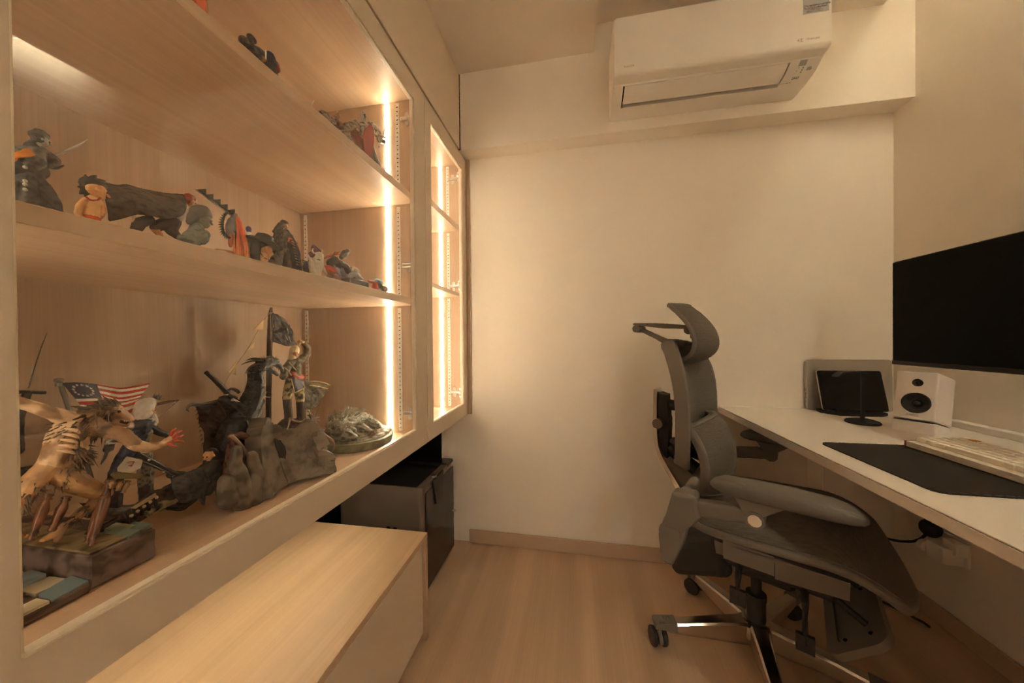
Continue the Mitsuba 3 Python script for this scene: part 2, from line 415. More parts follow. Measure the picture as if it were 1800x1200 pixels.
# light under the cabinets
ul = thing('under_cabinet_light', 'LED strip under the display cabinets lighting the low console', 'strip light')
m = cbox(-.812, -.800, .10, 1.10, .6640, .6655, 0)
add(ul + '__diffuser', m, 'mat_led_body'); scene[ul + '__diffuser']['emitter'] = {'type': 'area', 'radiance': {'type': 'rgb', 'value': [c / GAIN for c in UNDER_RGB]}}
add(ul + '__channel', cbox(-.815, -.797, .095, 1.105, .6656, .6678, .0003), 'mat_metal')
# dark board on the wall under the cabinets
bp = thing('dark_wall_panel', 'black glossy panel on the wall below the cabinets behind the computer tower', 'panel')
add(bp + '__panel', cbox(-1.09, -.70, YD - .010, YD - .001, .07, .664, .001), 'mat_black_gloss')
add(bp + '__panel', cbox(-1.098, -1.088, .3, YD - .012, .07, .664, .001), 'mat_black_gloss')

# ------------------------------------------------------------------ low console with drawers
lc = thing('low_console', 'low wooden console with a beige drawer front in the left foreground', 'console')
def cons(mesh): # the console stands very slightly askew
    return xf(mesh, rz(1.0), (-.521, 1.104, 0))
L = 1.55
add(lc + '__top_board', cons(cbox(-.55, 0, -L, 0, .352, .372, .0012)), WA)
add(lc + '__side_panel', cons(cbox(-.55, 0, -.018, 0, 0, .3515, .0012)), W)
add(lc + '__side_panel', cons(cbox(-.55, 0, -L, -L + .018, 0, .3515, .0012)), W)
add(lc + '__back_panel', cons(cbox(-.55, -.535, -L + .019, -.019, .02, .351, .001)), W)
add(lc + '__inner_box', cons(cbox(-.534, -.040, -L + .020, -.020, .03, .325, .001)), 'mat_darkwood')
d0 = add(lc + '__drawer', cons(cbox(-.038, -.010, -.585, -.0205, .030, .338, .0015)), 'mat_beige')
d1 = add(lc + '__drawer', cons(cbox(-.038, -.010, -1.155, -.5885, .030, .338, .0015)), 'mat_beige')
for d, y in ((d0, -.563), (d1, -1.13)):
    add(d + '__lock', cons(cyl((-.0102, y, .318), (-.006, y, .318), .006)), 'mat_metal', 30)

# ------------------------------------------------------------------ computer tower
pt = thing('computer_tower', 'dark metal computer tower with black glass side standing behind the console', 'computer')
X0, X1, YA, YE, ZH = -1.0, -.612, 1.258, 1.592, .452
shell = mf(prism(Polygon([(X0, YA), (X1, YA), (X1, YE), (X0, YE)]).buffer(-.022).buffer(.022), ZH - .012, 'z', .012))
shell = shell - m3.Manifold.cube([X1 - X0 - .05, YE - YA - .02, .03]).translate([X0 + .02, YA + .006, ZH - .022])
scene['mat_tower'] = pbr((.16, .13, .11), 0.42, 0.35)
add(pt + '__body', tm(shell), 'mat_tower', 30)
add(pt + '__side_glass', cbox(X1 - .001, X1 + .004, YA + .02, YE - .001, .02, ZH - .03, .001), 'mat_black_gloss')
add(pt + '__top_tray', cbox(X0 + .025, X1 - .035, YA + .012, YE - .02, ZH - .022, ZH - .018, .001), 'mat_black')
add(pt + '__rear_cap', cbox(X0 + .02, X1 + .003, YE - .075, YE - .002, ZH - .0115, ZH + .006, .003), 'mat_black_gloss')
fl = add(pt + '__side_flap', hull(np.array([[X1 + .004 + dx, y, z] for dx in (0, .006) for y, z in ((YA + .08, ZH - .005), (YA + .19, ZH + .004), (YA + .20, ZH - .11), (YA + .11, ZH - .115))])), 'mat_black')
add(fl + '__knob', cyl((X1 - .004, YA + .115, ZH + .001), (X1 - .004, YA + .115, ZH + .010), .013), 'mat_metal', 30)
add(pt + '__latch', cat(cyl((X1 + .004, YE - .02, .205), (X1 + .018, YE - .02, .205), .004), ball((X1 + .02, YE - .02, .205), .006, 1)), 'mat_metal', 30)
for a in (X0 + .04, X1 - .06):
    for b in (YA + .05, YE - .05):
        add(pt + '__foot', cyl((a, b, 0), (a, b, .0125), .016), 'mat_black')
for a in (-.745, -.775): add(pt + '__front_port', cbox(a, a + .016, YA - .0006, YA + .004, .275, .283, .0005), 'mat_gap')
# ------------------------------------------------------------------ air conditioner on the beam
ac = thing('air_conditioner', 'white wall-mounted split air conditioner high on the far wall', 'air conditioner')
AX0, AX1, AF = .156, .886, 1.362
arc = [(AF + .02 - .02 * math.cos(a), 2.088 - .02 * math.sin(a)) for a in np.linspace(0, 1.35, 7)]
under = [(1.389, 2.066), (1.403, 2.0655), (1.405, 2.062), (1.420, 2.053), (1.441, 2.042), (1.465, 2.036), (1.490, 2.032), (1.538, 2.029), (YB - .0005, 2.028)]
prof = [(YB - .0005, 2.302), (AF + .016, 2.302), (AF + .006, 2.299), (AF, 2.290)] + arc + under
body = mf(prism(prof, AX1 - AX0 - .012, 'x', AX0 + .006))
ends = [mf(prism(Polygon(prof).buffer(-.003), .012, 'x', x)) for x in (AX0, AX1 - .012)]
body = m3.Manifold.batch_boolean([body] + ends, m3.OpType.Add)
# air outlet: a pocket along the underside, with the louvre lying in it
PU = np.array([(1.405, 2.062), (1.420, 2.053), (1.441, 2.042), (1.465, 2.036), (1.490, 2.032), (1.538, 2.029), (1.576, 2.028)])
def sf(y, h=0.0): return float(np.interp(y, PU[:, 0], PU[:, 1])) - h
def ribbon(y0, y1, h0, h1, x0, x1, n=10):
    ys = np.linspace(y0, y1, n)
    return prism([(y, sf(y, h0)) for y in ys] + [(y, sf(y, h1)) for y in ys[::-1]], x1 - x0, 'x', x0)
body = body - mf(ribbon(1.4075, 1.494, -.030, .02, .195, .784))
add(ac + '__body', tm(body), 'mat_white_matte', 35)
add(ac + '__outlet', ribbon(1.4065, 1.4955, -.032, -.027, .190, .790), 'mat_gap')
add(ac + '__louver', ribbon(1.4096, 1.4760, -.0048, .0002, .2005, .7785), 'mat_white_matte', 25)
scene['mat_logo'] = pbr((.34, .31, .28), .5)
scene['mat_sticker'] = pbr((.42, .42, .43), .5)
scene['mat_print'] = pbr((.08, .07, .07), .6)
scene['mat_ac_grey'] = pbr((.36, .37, .36), .4)
R_, U_ = (1, 0, 0), (0, 0, 1)
add(ac + '__logo', text('DAIKIN', .0075, (.192, AF - .0001, 2.0985), R_, U_, .0004), 'mat_logo')
e1 = cat(prism([(.778, 2.1015), (.785, 2.106), (.785, 2.097)], .0004, 'y', AF - .0004), text('Σ', .010, (.787, AF - .0001, 2.0955), R_, U_, .0004, True),
         text('Kirameki', .0075, (.806, AF - .0001, 2.0975), R_, U_, .0004))
add(ac + '__logo', e1, 'mat_logo')
st = add(ac + '__sticker', cbox(.797, .876, AF - .0006, AF + .0005, 2.189, 2.278, 0), 'mat_sticker')
tag(st, 'grey notice sticker')
ln = [('This equipment contains', .0050, 2.214, True), ('flammable refrigerant', .0050, 2.206, True), ('If the refrigerant leaks', .0030, 2.2015, False), ('keep away from flames', .0030, 2.197, False), ('see the manual for details', .0030, 2.1925, False)]
add(st + '__print', cat(*[text(q, h, (.800 if b else .808, AF - .0007, z), R_, U_, .0003, b) for q, h, z, b in ln]), 'mat_print')
def on_under(x0, x1, y0, y1, h=.0006): return ribbon(y0, y1, -.002, h, x0, x1, 4)
add(ac + '__display', on_under(.815, .839, 1.4055, 1.4215), 'mat_ac_grey')
yb = 1.434
add(ac + '__sensor', cyl((.857, yb, sf(yb, -.003)), (.857, yb - .0006, sf(yb, .0012)), .0085), 'mat_ac_grey', 30)
marks = [on_under(.833, .8365, 1.425 + .007 * i, 1.428 + .007 * i) for i in range(3)] + [on_under(.820 - .004 * i, .8225 - .004 * i, 1.426 + .008 * i, 1.4275 + .008 * i) for i in range(3)]
marks += [on_under(.818 + .006 * i, .8205 + .006 * i, 1.456, 1.466) for i in range(4)] + [on_under(.785, .822, 1.478, 1.4788)]
add(ac + '__indicator_marks', cat(*marks), 'mat_print')
# ------------------------------------------------------------------ desk along the right wall
dk = thing('desk', 'long white desk along the right wall', 'desk')
XD, ZD = .635, .740
scene['mat_desk'] = pbr((.66, .62, .56), 0.42, spec=0.45)
add(dk + '__top_board', cbox(XD + .0004, XR - .001, -1.2, YD - .001, .712, .7367, .0015), 'mat_desk')
add(dk + '__top_sheet', cbox(XD + .0012, XR - .001, -1.2, YD - .001, .7374, ZD, .0006), 'mat_desk')
add(dk + '__dark_seam', cbox(XD + .0016, XR - .002, -1.199, YD - .002, .7366, .7376, 0), 'mat_darkwood')
add(dk + '__back_seal', cbox(XD + .003, .96, YD - .006, YD - .0006, ZD, .7445, .001), 'mat_white')
add(dk + '__leg', cbox(.985, 1.095, 1.572, YD - .001, 0.001, .7115, .003), 'mat_white_matte')
add(dk + '__leg', cbox(1.105, 1.295, -1.25, YN + .40, 0.001, .7115, .003), 'mat_white_matte')
add(dk + '__mark', cat(*[cbox(a, a + .010, b, b + .004, ZD, ZD + .0003, 0) for a, b in ((.684, 1.595), (.688, 1.560), (.682, 1.575))]), 'mat_white')
ct = thing('cable_trunking', 'low white cable trunking along the wall at the back of the desk', 'cable cover')
add(ct + '__cover', cbox(1.268, XR - .0012, .0, 1.43, ZD + .0005, .7615, .002), 'mat_white')
# ---- monitor on a wall arm
mo = thing('monitor', 'large black monitor with its screen off above the desk', 'monitor')
def mon(m): return xf(m, rz(-0.6), (1.058, 1.362, 0))
scene['mat_screen'] = pbr((.003, .003, .003), .35, spec=.08)
add(mo + '__housing', mon(cbox(.003, .022, -.815, 0, .957, 1.3035, .004)), 'mat_black')
add(mo + '__screen', mon(cbox(.0005, .004, -.812, -.003, .971, 1.3005, .0005)), 'mat_screen')
add(mo + '__bezel', mon(cbox(0, .004, -.815, 0, .957, .9705, .001)), 'mat_black')
add(mo + '__back_cover', mon(cbox(.0225, .055, -.60, -.21, 1.02, 1.25, .012)), 'mat_black')
add(mo + '__arm', mon(cat(cbox(.0555, .12, -.46, -.36, 1.08, 1.18, .01), cbox(.12, .2365, -.44, -.38, 1.10, 1.16, .008))), 'mat_steel_dark')
# ---- laptop standing on its edge against the far wall
lp = thing('laptop', 'closed silver laptop standing upright against the far wall', 'laptop')
scene['mat_alu'] = pbr((.50, .47, .42), .38, .55)
def rrect(w, h, r): return sbox(0, 0, w, h).buffer(-r).buffer(r, quad_segs=6)
def lap(m): return xf(m, rx(-2.2), (.974, 1.640, ZD + .0006))
add(lp + '__lid', lap(prism(rrect(.306, .214, .011), .0065, 'y', .0)), 'mat_alu', 30)
add(lp + '__base', lap(prism(rrect(.306, .214, .011), .0085, 'y', .0072)), 'mat_alu', 30)
add(lp + '__port', lap(cat(*[cbox(-.0003, .002, .009, .0125, z, z + .009, .0005) for z in (.030, .046, .062, .080)])), 'mat_gap')
# ---- tablet leaning on its stand
tb = thing('tablet', 'black tablet with a silver edge leaning in front of the laptop', 'tablet')
def tab(m): return xf(m, rx(-14), (.992, 1.578, ZD + .012))
add(tb + '__case', tab(prism(rrect(.229, .166, .010), .006, 'y', .001)), 'mat_alu', 30)
add(tb + '__screen', tab(prism(rrect(.227, .164, .009).buffer(-.0005), .0014, 'y', -.0005)), 'mat_black_gloss')
ts = thing('tablet_stand', 'black folding stand holding the tablet up', 'tablet stand')
add(ts + '__base', prism([(1.02, 1.530), (1.165, 1.533), (1.20, 1.56), (1.20, 1.625), (.995, 1.625), (.985, 1.585)], .010, 'z', ZD + .0005), 'mat_black')
add(ts + '__lip', cbox(1.03, 1.19, 1.566, 1.5715, ZD + .010, ZD + .022, .001), 'mat_black')
add(ts + '__back_rest', cbox(1.06, 1.14, 1.612, 1.6165, ZD + .0108, ZD + .045, .001), 'mat_black')
# ---- headphone stand
hs = thing('headphone_stand', 'black headphone stand with a round base in front of the tablet', 'stand')
cx, cy = 1.013, 1.417
add(hs + '__base', lathe([(.001, 0), (.046, 0), (.048, .003), (.045, .009), (.030, .014), (.012, .017), (.001, .017)], 40, (cx, cy, ZD + .0002)), 'mat_black', 40)
add(hs + '__pole', cbox(cx - .006, cx + .006, cy - .004, cy + .004, ZD + .016, .921, .002), 'mat_black')
add(hs + '__arm', sheet(np.array([[[cx - .084 + .092 * t, cy + w * (.014 + .003 * math.cos(6 * t)), .921 + .004 * math.sin(math.pi * t) - (.014 * max(0, .18 - t) / .18)] for w in (-1, -.4, .4, 1)] for t in np.linspace(0, 1, 14)]), .004), 'mat_black', 30)
# ---- speaker on a wedge stand
sp = thing('speaker', 'small white desktop speaker with black drivers', 'speaker')
O_, S_ = np.array([1.041, 1.341]), np.array([1.090, 1.268]); e_ = (S_ - O_) / np.linalg.norm(S_ - O_); b_ = np.array([-e_[1], e_[0]]); b_ = b_ if b_[0] > 0 else -b_
RS = np.stack([[*e_, 0], [*b_, 0], [0, 0, 1.0]], 1)
def spl(m, tilt=True): # local: x along the front, y to the back, z up
    return xf(m if not tilt else xf(m, rx(-13)), RS, (O_[0], O_[1], ZD + (.043 if tilt else 0)))
bxs = mf(xf(rbox(.094, .132, .156, .006), None, (.047, .068, .079)))
bxs = bxs - mf(cyl((.050, -.002, .055), (.050, .020, .055), .0335, n=40)) - mf(cyl((.050, -.002, .121), (.050, .008, .121), .0125, n=32))
scene['mat_speaker'] = pbr((.78, .73, .68), .45, spec=.4)
add(sp + '__cabinet', spl(tm(bxs)), 'mat_speaker', 30)
def lath_y(pr, x, z, n=40): return xf(lathe(pr, n), np.array([[1, 0, 0], [0, 0, 1], [0, -1, 0.0]]), (x, 0, z))
wf = add(sp + '__woofer', spl(lath_y([(.0001, .013), (.012, .012), (.0265, .004), (.030, .0015), (.0330, .003), (.0334, .011), (.0001, .0115 + .003)], .050, .055)), 'mat_black', 40)
add(wf + '__dust_cap', spl(ball((.050, .0105, .055), .010, 2, (1, .6, 1))), 'mat_black_gloss', True)
tw = add(sp + '__tweeter', spl(lath_y([(.0001, .006), (.006, .005), (.011, .001), (.0124, .002), (.0124, .009), (.0001, .0095)], .050, .121, 32)), 'mat_black', 40)
add(tw + '__dome', spl(ball((.050, .0065, .121), .0048, 2, (1, .7, 1))), 'mat_black_gloss', True)
def spx(v): return np.asarray(v, float) @ rx(-13).T @ RS.T
add(sp + '__logo', text('KANTO', .0055, spx((.032, .0015, .012)) + [O_[0], O_[1], ZD + .043], spx((1, 0, 0)), spx((0, 0, 1)), .0005, True), 'mat_logo')
ss = thing('speaker_stand', 'white wedge stand under the small speaker', 'speaker stand')
add(ss + '__wedge', spl(hull(np.array([(x, y, z) for x in (.001, .093) for y, z in ((.001, .0006), (.001, .0365), (.012, .0365), (.125, .0095), (.125, .0006))])), False), 'mat_speaker')
add(ss + '__pad', spl(cbox(.004, .090, .004, .120, -.0045, -.0012, .0005)), 'mat_black')
# ---- desk pad
dp = thing('desk_pad', 'black desk pad with a rounded corner on the desk', 'desk pad')
pad = Polygon([(.701, .805), (1.12, .805), (1.12, 1.145), (.701, 1.133)]).buffer(-.022).buffer(.022, quad_segs=8)
scene['mat_pad'] = pbr((.012, .010, .0095), .5, spec=.35)
add(dp + '__mat', prism(pad, .0035, 'z', ZD + .0002), 'mat_pad')
add(dp + '__stitching', cat(*[cyl((.74 + .018 * i, .8065, ZD + .0038), (.752 + .018 * i, .8065, ZD + .0038), .0006, n=6) for i in range(12)]), 'mat_steel_dark'); tag(dp + '__stitching', kind='stuff')
# ---- keyboard
kb = thing('keyboard', 'white compact mechanical keyboard on the desk pad', 'keyboard')
KX0, KX1, KY0, KY1, KZ = .905, 1.040, .805, 1.127, ZD + .0045
scene['mat_kb'] = pbr((.66, .61, .52), .4, spec=.4)
scene['mat_key'] = pbr((.80, .74, .62), .5, spec=.4)
scene['mat_key_yellow'] = pbr((.55, .28, .05), .5, spec=.4)
scene['mat_copper'] = pbr((.20, .07, .04), .4, spec=.4)
add(kb + '__case', hull(np.array([(x, y, z) for y in (KY0, KY1 - .006) for x, z in ((KX0 + .002, KZ), (KX0, KZ + .002), (KX0, KZ + .0155), (KX0 + .003, KZ + .0165), (KX1 - .002, KZ + .023), (KX1, KZ + .021), (KX1, KZ + .004), (KX1 - .004, KZ))])), 'mat_kb')
add(kb + '__end_cap', hull(np.array([(x, y, z) for y in (KY1 - .0058, KY1) for x, z in ((KX0 + .002, KZ), (KX0, KZ + .002), (KX0, KZ + .0155), (KX0 + .003, KZ + .0165), (KX1 - .002, KZ + .023), (KX1, KZ + .021), (KX1, KZ + .004), (KX1 - .004, KZ))])), 'mat_copper')
def keycap(w):
    lo = [(-.0087, -w / 2 + .0006), (.0087, w / 2 - .0006)]; a = .0018
    v = [(x, y, 0) for x in (lo[0][0], lo[1][0]) for y in (lo[0][1], lo[1][1])]
    v += [(x * .80 + .0006, y - math.copysign(a, y), .0095) for x in (lo[0][0], lo[1][0]) for y in (lo[0][1], lo[1][1])]
    v += [(x * .72 + .0006, y - math.copysign(a + .0012, y), .0100) for x in (lo[0][0], lo[1][0]) for y in (lo[0][1], lo[1][1])]
    return hull(np.array(v))
caps = {}
U = .0191
rows = [[1, 1, 1, 1, 1, 1, 1, 1, 1, 1, 1, 1, 1, 1, 1, 1], [1] * 13 + [2, 1], [1.5] + [1] * 12 + [1.5, 1], [1.75] + [1] * 11 + [2.25, 1], [2.25] + [1] * 10 + [1.75, 1, 1], [1.25, 1.25, 1.25, 6.25, 1, 1, 1, 1, 1, 1]]
for r, row in enumerate(rows):
    x = KX1 - .014 - r * U; z = KZ + .0165 + (x - KX0) * .0475 + .0014
    y = KY1 - .012
    for i, w in enumerate(row):
        if y - w * U < KY0 + .002: break
        if w not in caps: caps[w] = mikit.ply(keycap(w * U), 'mat_key')
        k, n = kb + '__keycap', 0
        while k in scene: n += 1; k = f'{kb}__keycap_{n:03d}'
        scene[k] = {**caps[w], 'to_world': T().translate([x, y - w * U / 2, z]).rotate([0, 1, 0], -2.7)}
        if r == 0 and i in (1,): scene[k]['bsdf'] = {'type': 'ref', 'id': 'mat_key_yellow'}
        if r == 0 and i == 13: scene[k]['bsdf'] = {'type': 'ref', 'id': 'mat_steel_dark'}
        y -= w * U
# ---- socket, plugs and cable under the desk
so = thing('wall_socket', 'white wall socket under the desk with plugs in it', 'socket')
add(so + '__plate', cbox(XR - .009, XR - .0006, 1.385, 1.545, .262, .350, .003), 'mat_white')
add(so + '__switch', cat(*[cbox(XR - .012, XR - .0085, y, y + .014, .325, .340, .001) for y in (1.42, 1.50)]), 'mat_white')
pa = thing('plug_adapter', 'white box-shaped plug adapter in the wall socket', 'plug')
add(pa + '__body', cat(xf(rbox(.060, .062, .058, .006), None, (XR - .0405, 1.425, .295)), xf(rbox(.035, .05, .045, .006), None, (XR - .028, 1.405, .325))), 'mat_white', 30)
add(pa + '__prong_block', lathe([(.0005, 0), (.020, 0), (.022, .004), (.022, .020), (.016, .026), (.0005, .026)], 20, (XR - .055, 1.483, .288), (0, -1, 0)), 'mat_white', 30)
bp2 = thing('power_plug', 'black round plug above the white adapter under the desk', 'plug')
add(bp2 + '__body', xf(ball((0, 0, 0), .032, 2, (.9, .9, 1.0)), None, (XR - .038, 1.475, .352)), 'mat_black', True)
pc = thing('power_cable', 'black cable running from the socket towards the floor', 'cable')
add(pc + '__cord', tube([(XR - .05, 1.475, .335), (XR - .06, 1.50, .29), (XR - .07, 1.54, .262), (XR - .09, 1.59, .245), (XR - .11, 1.64, .235), (XR - .13, 1.65, .15), (XR - .15, 1.63, .02), (XR - .12, 1.56, .006), (XR - .06, 1.45, .006)], .0045, 8, 50), 'mat_black', True)
# ------------------------------------------------------------------ mesh office chair, turned towards the desk
ch = thing('office_chair', 'grey ergonomic mesh office chair with headrest on a polished five-star base', 'chair')
CC, CPHI = np.array([.578, 1.225]), math.radians(-30)
CF, CL = np.array([math.cos(CPHI), math.sin(CPHI), 0]), np.array([-math.sin(CPHI), math.cos(CPHI), 0])
def LC(a, b, z): return np.array([CC[0], CC[1], 0]) + CF * a + CL * b + np.array([0, 0, z])
def LM(m): # a mesh in chair coordinates (forward, left, up) to the room
    return xf(m, np.stack([CF, CL, [0, 0, 1.0]], 1), (CC[0], CC[1], 0))
def weave(p, n, uv):
    k = noise(p.x * 700, p.y * 700, p.z * 700)
    s = noise(p.x * 60, p.y * 60, p.z * 800)
    return mix((.085, .075, .063), (.165, .148, .125), dr.clip(.45 * k + .55 * s, 0, 1))
scene['mat_mesh'] = pbr(mikit.proc(weave), .75, spec=.3)
scene['mat_frame'] = pbr((.165, .147, .125), .48, spec=.4)
scene['mat_frame_dark'] = pbr((.030, .028, .027), .5, spec=.4)
scene['mat_polished'] = pbr((.62, .58, .53), .14, 1.0)

# seat: a mesh sheet that rolls down at the front, in a frame, over a plastic pan
def seat_z(a, b):
    t = np.clip((a - .16) / .185, 0, 1)
    r = np.clip((-a - .09) / .06, 0, 1)
    return .497 - .012 * (1 - (b / .25) ** 2) - .112 * t ** 2.2 + .012 * r ** 2 + .012 * np.clip((a + .1) / .25, 0, 1)
av = np.linspace(-.148, .328, 34); bv = np.linspace(-1, 1, 21)
def seat_w(a): return .245 * (1 - .10 * np.clip((-a) / .15, 0, 1) ** 2 - .14 * np.clip((a - .2) / .14, 0, 1) ** 2)
def seat_pt(a, b):
    k = np.clip((a - .1) / (av[-1] - .1), 0, 1); a2 = a - .042 * k * b * b
    return (a2, b * seat_w(a2), seat_z(a2, b * seat_w(a2)))
g = np.array([[seat_pt(a, b) for b in bv] for a in av])
st = add(ch + '__seat', LM(sheet(g, .010)), 'mat_mesh', 40)
def rim_pt(a, b): q = seat_pt(a, b); return (q[0], q[1], q[2] - .010)
rim = [rim_pt(a, -1) for a in av[1:]] + [rim_pt(av[-1], b) for b in bv[1:-1]] + [rim_pt(a, 1) for a in av[:0:-1]]
rim += [(av[0] - .006, b * seat_w(av[0]), seat_z(av[0], 0) - .002) for b in bv[::-1][2:-2]]
rim.append(rim[0])
add(st + '__rim', LM(tube(rim, .0115, 8, up=(.01, 0, 1))), 'mat_frame', 50); tag(st + '__rim', 'grey plastic seat rim')
pan = [np.array([(a, b * seat_w(a) * f, seat_z(a, 0) - d) for a in (-.08, .0, .10, .18) for b in (-1, 1)]) for f, d in ((.97, .025), (.86, .075))]
add(ch + '__seat_pan', LM(hull(np.vstack(pan))), 'mat_frame')
for s in (-1, 1):
    for i, (a0, a1) in enumerate(((-.078, .058), (.0595, .200))):
        z0, z1 = (.412, .474) if i == 0 else (.405, .470)
        add(ch + '__pan_bracket', LM(hull(np.array([(a, s * b, z) for a, dz in ((a0 + (.02 if i == 0 else 0), 0), (a1, .012 if i else 0)) for b, z in ((.205, z0 + dz), (.226, z0 + .004 + dz), (.236, z1), (.20, z1))]))), 'mat_frame')
# footrest folded under the front of the seat
fr = prism(sbox(-.155, 0, .155, .150).buffer(-.035).buffer(.035, quad_segs=8), .018, 'z')
inner = prism(sbox(-.120, .028, .120, .122).buffer(-.02).buffer(.02, quad_segs=6), .007, 'z', .012)
fr = tm(mf(fr) - mf(inner) - mf(prism(sbox(-.120, .028, .120, .122).buffer(-.02).buffer(.02, quad_segs=6), .007, 'z', -.001)))
Rf = np.stack([[0, 1, 0], [.72, 0, .69], [.69, 0, -.72]], 1)
fo = add(ch + '__footrest', LM(xf(fr, Rf, (.165, 0, .215))), 'mat_frame', 30)
for x_ in (-.1, .1):
    for y_ in (.045, .11): add(fo + '__screw', LM(xf(cyl((x_, y_, .0035), (x_, y_, .0062), .005, n=10), Rf, (.165, 0, .215))), 'mat_gap')
for s in (-1, 1): add(ch + '__footrest_rail', LM(tube([(.06, s * .09, .395), (.15, s * .09, .36), (.24, s * .09, .300)], .009, 8)), 'mat_frame_dark', 40)
# tilt mechanism, levers, gas lift
add(ch + '__tilt_mechanism', LM(tm(m3.Manifold.batch_boolean([mf(cbox(-.075, .19, -.14, .14, .345, .425, .015)), mf(cbox(-.045, .10, -.06, .06, .285, .335, .012))], m3.OpType.Add))), 'mat_frame_dark')
add(ch + '__rear_cover', LM(blob([[((-.215, b, .32), .030), ((-.215, b, .245), .024), ((-.10, b, .37), .035), ((-.085, b, .30), .03)] for b in (-.075, 0, .075)], .012, 4)), 'mat_frame_dark', True)
for a, b, z0, z1 in ((-.03, -.17, .34, .262), (.12, -.16, .34, .205)):
    add(ch + '__lever', LM(cat(tube([(a, b + .10, .36), (a, b + .02, .355), (a, b, z0), (a, b, z1 + .02)], .0085, 8), hull(np.array([(a + x, b + y, z) for x in (-.020, .020) for y in (-.006, .006) for z in (z1, z1 + .045)])))), 'mat_frame_dark', 40)
gl = add(ch + '__gas_lift', LM(cat(cyl((0, 0, .13), (0, 0, .30), .0145), cyl((0, 0, .075), (0, 0, .205), .026), cyl((0, 0, .195), (0, 0, .212), .0285))), 'mat_frame_dark', 30)
# five-star base
bs = add(ch + '__base', LM(lathe([(.001, .075), (.046, .075), (.052, .085), (.050, .118), (.040, .126), (.028, .128), (.001, .128)], 40)), 'mat_polished', 40)
for i in range(5):
    th = math.radians(185 + 72 * i) - CPHI; d = np.array([math.cos(th), math.sin(th), 0]); e = np.array([-d[1], d[0], 0])
    def P(r, w, z): return d * r + e * w + np.array([0, 0, z])
    secs = [(.030, .026, .052, .126), (.10, .022, .056, .120), (.20, .018, .062, .108), (.280, .016, .068, .098)]
    lg = cat(*[hull(np.array([P(r, s * w * k, z) for r, w, z0, z1 in (a, b) for s in (-1, 1) for k, z in ((.72, z0), (1, z0 + .012), (1, z1 - .006), (.75, z1))])) for a, b in zip(secs, secs[1:])])
    lg = tm(m3.Manifold.batch_boolean([mf(x) for x in lg.split()], m3.OpType.Add)) if len(lg.split()) > 1 else lg
    k = add(ch + '__leg', LM(lg), 'mat_polished', 25)
    add(k + '__foot_cap', LM(tm(m3.Manifold.batch_boolean([mf(hull(np.array([P(r, s * w, z) for r, w, z0, z1 in ((.255, .021, .078, .103), (.325, .021, .083, .098)) for s in (-1, 1) for z in (z0, z1)])))] + [mf(hull(np.array([P(.270 + .009 * j + u, s * .015, z) for u in (0, .004) for s in (-1, 1) for z in (.094, .1045 - .0008 * j)]))) for j in range(5)], m3.OpType.Add))), 'mat_frame')
    c = P(.305, 0, 0); ca = (math.radians(41), math.radians(105), th + 1.2, th + .8, th + 2.0)[i]
    w = np.array([math.cos(ca), math.sin(ca), 0]); t = np.array([-w[1], w[0], 0])
    c2 = c + t * .018
    wheel = [(.0005, 0), (.020, 0), (.0265, .002), (.0295, .006), (.0295, .014), (.0265, .0175), (.0005, .018)]
    kc = ch + '__caster'; n = 0
    while kc in scene: n += 1; kc = f'{ch}__caster_{n:03d}'
    body = cat(cyl(c + [0, 0, .045], c + [0, 0, .082], .006), hull(np.vstack([ring for ring in (c2 + np.array([0, 0, .030]) + w * q + t * (.030 * math.cos(g)) + np.array([0, 0, .030 * math.sin(g)]) for q in (-.006, .006) for g in np.linspace(-.3, 3.4, 9))])))
    add(kc, LM(body), 'mat_frame', 30)
    for s in (-1, 1): add(kc + '__wheel', LM(lathe(wheel, 24, c2 + np.array([0, 0, .0298]) + w * s * .0072, tuple(w * s))), 'mat_frame_dark', 40)
# back spine and bracket
def plate(path, wid, bow, n=22, th=.012):
    q = spline(np.column_stack([path, wid, bow]), n)
    return sheet(np.array([[(a + bo * s * s, s * w, z) for s in np.linspace(-1, 1, 13)] for a, z, w, bo in [(r[0], r[1], r[2], r[3]) for r in q]]), th)
def spl2(path): return np.asarray(path, float)
ppath = np.array([(-.308, .858, 0), (-.308, .78, 0), (-.306, .70, 0), (-.296, .63, 0), (-.262, .565, 0), (-.215, .522, 0), (-.165, .500, 0)])
qq = spline(np.column_stack([ppath[:, :2], np.zeros(7), [.030, .034, .040, .055, .110, .180, .225], [0, 0, 0, .005, .03, .045, .04]]), 24)
g = np.array([[(r[0] + r[4] * s * s, s * r[3], r[1] + .25 * r[4] * s * s) for s in np.linspace(-1, 1, 15)] for r in qq])
add(ch + '__back_spine', LM(sheet(g, .013)), 'mat_polished', 40); tag(ch + '__back_spine', 'chrome back spine')
add(ch + '__back_bracket', LM(cat(hull(np.array([(a, b, z) for b in (-.026, .026) for a, z in ((-.297, .845), (-.270, .838), (-.262, .72), (-.268, .60), (-.290, .62), (-.300, .70))])), tube([(-.262, 0, .80), (-.235, 0, .80), (-.205, 0, .79)], .020, 10), tube([(-.268, 0, .64), (-.215, 0, .60), (-.175, 0, .575)], .024, 10))), 'mat_frame_dark', 40)
add(ch + '__height_knob', LM(cat(cyl((-.290, -.040, .735), (-.290, -.066, .735), .018, n=24), cyl((-.290, .040, .735), (-.290, .066, .735), .018, n=24))), 'mat_frame', 30)
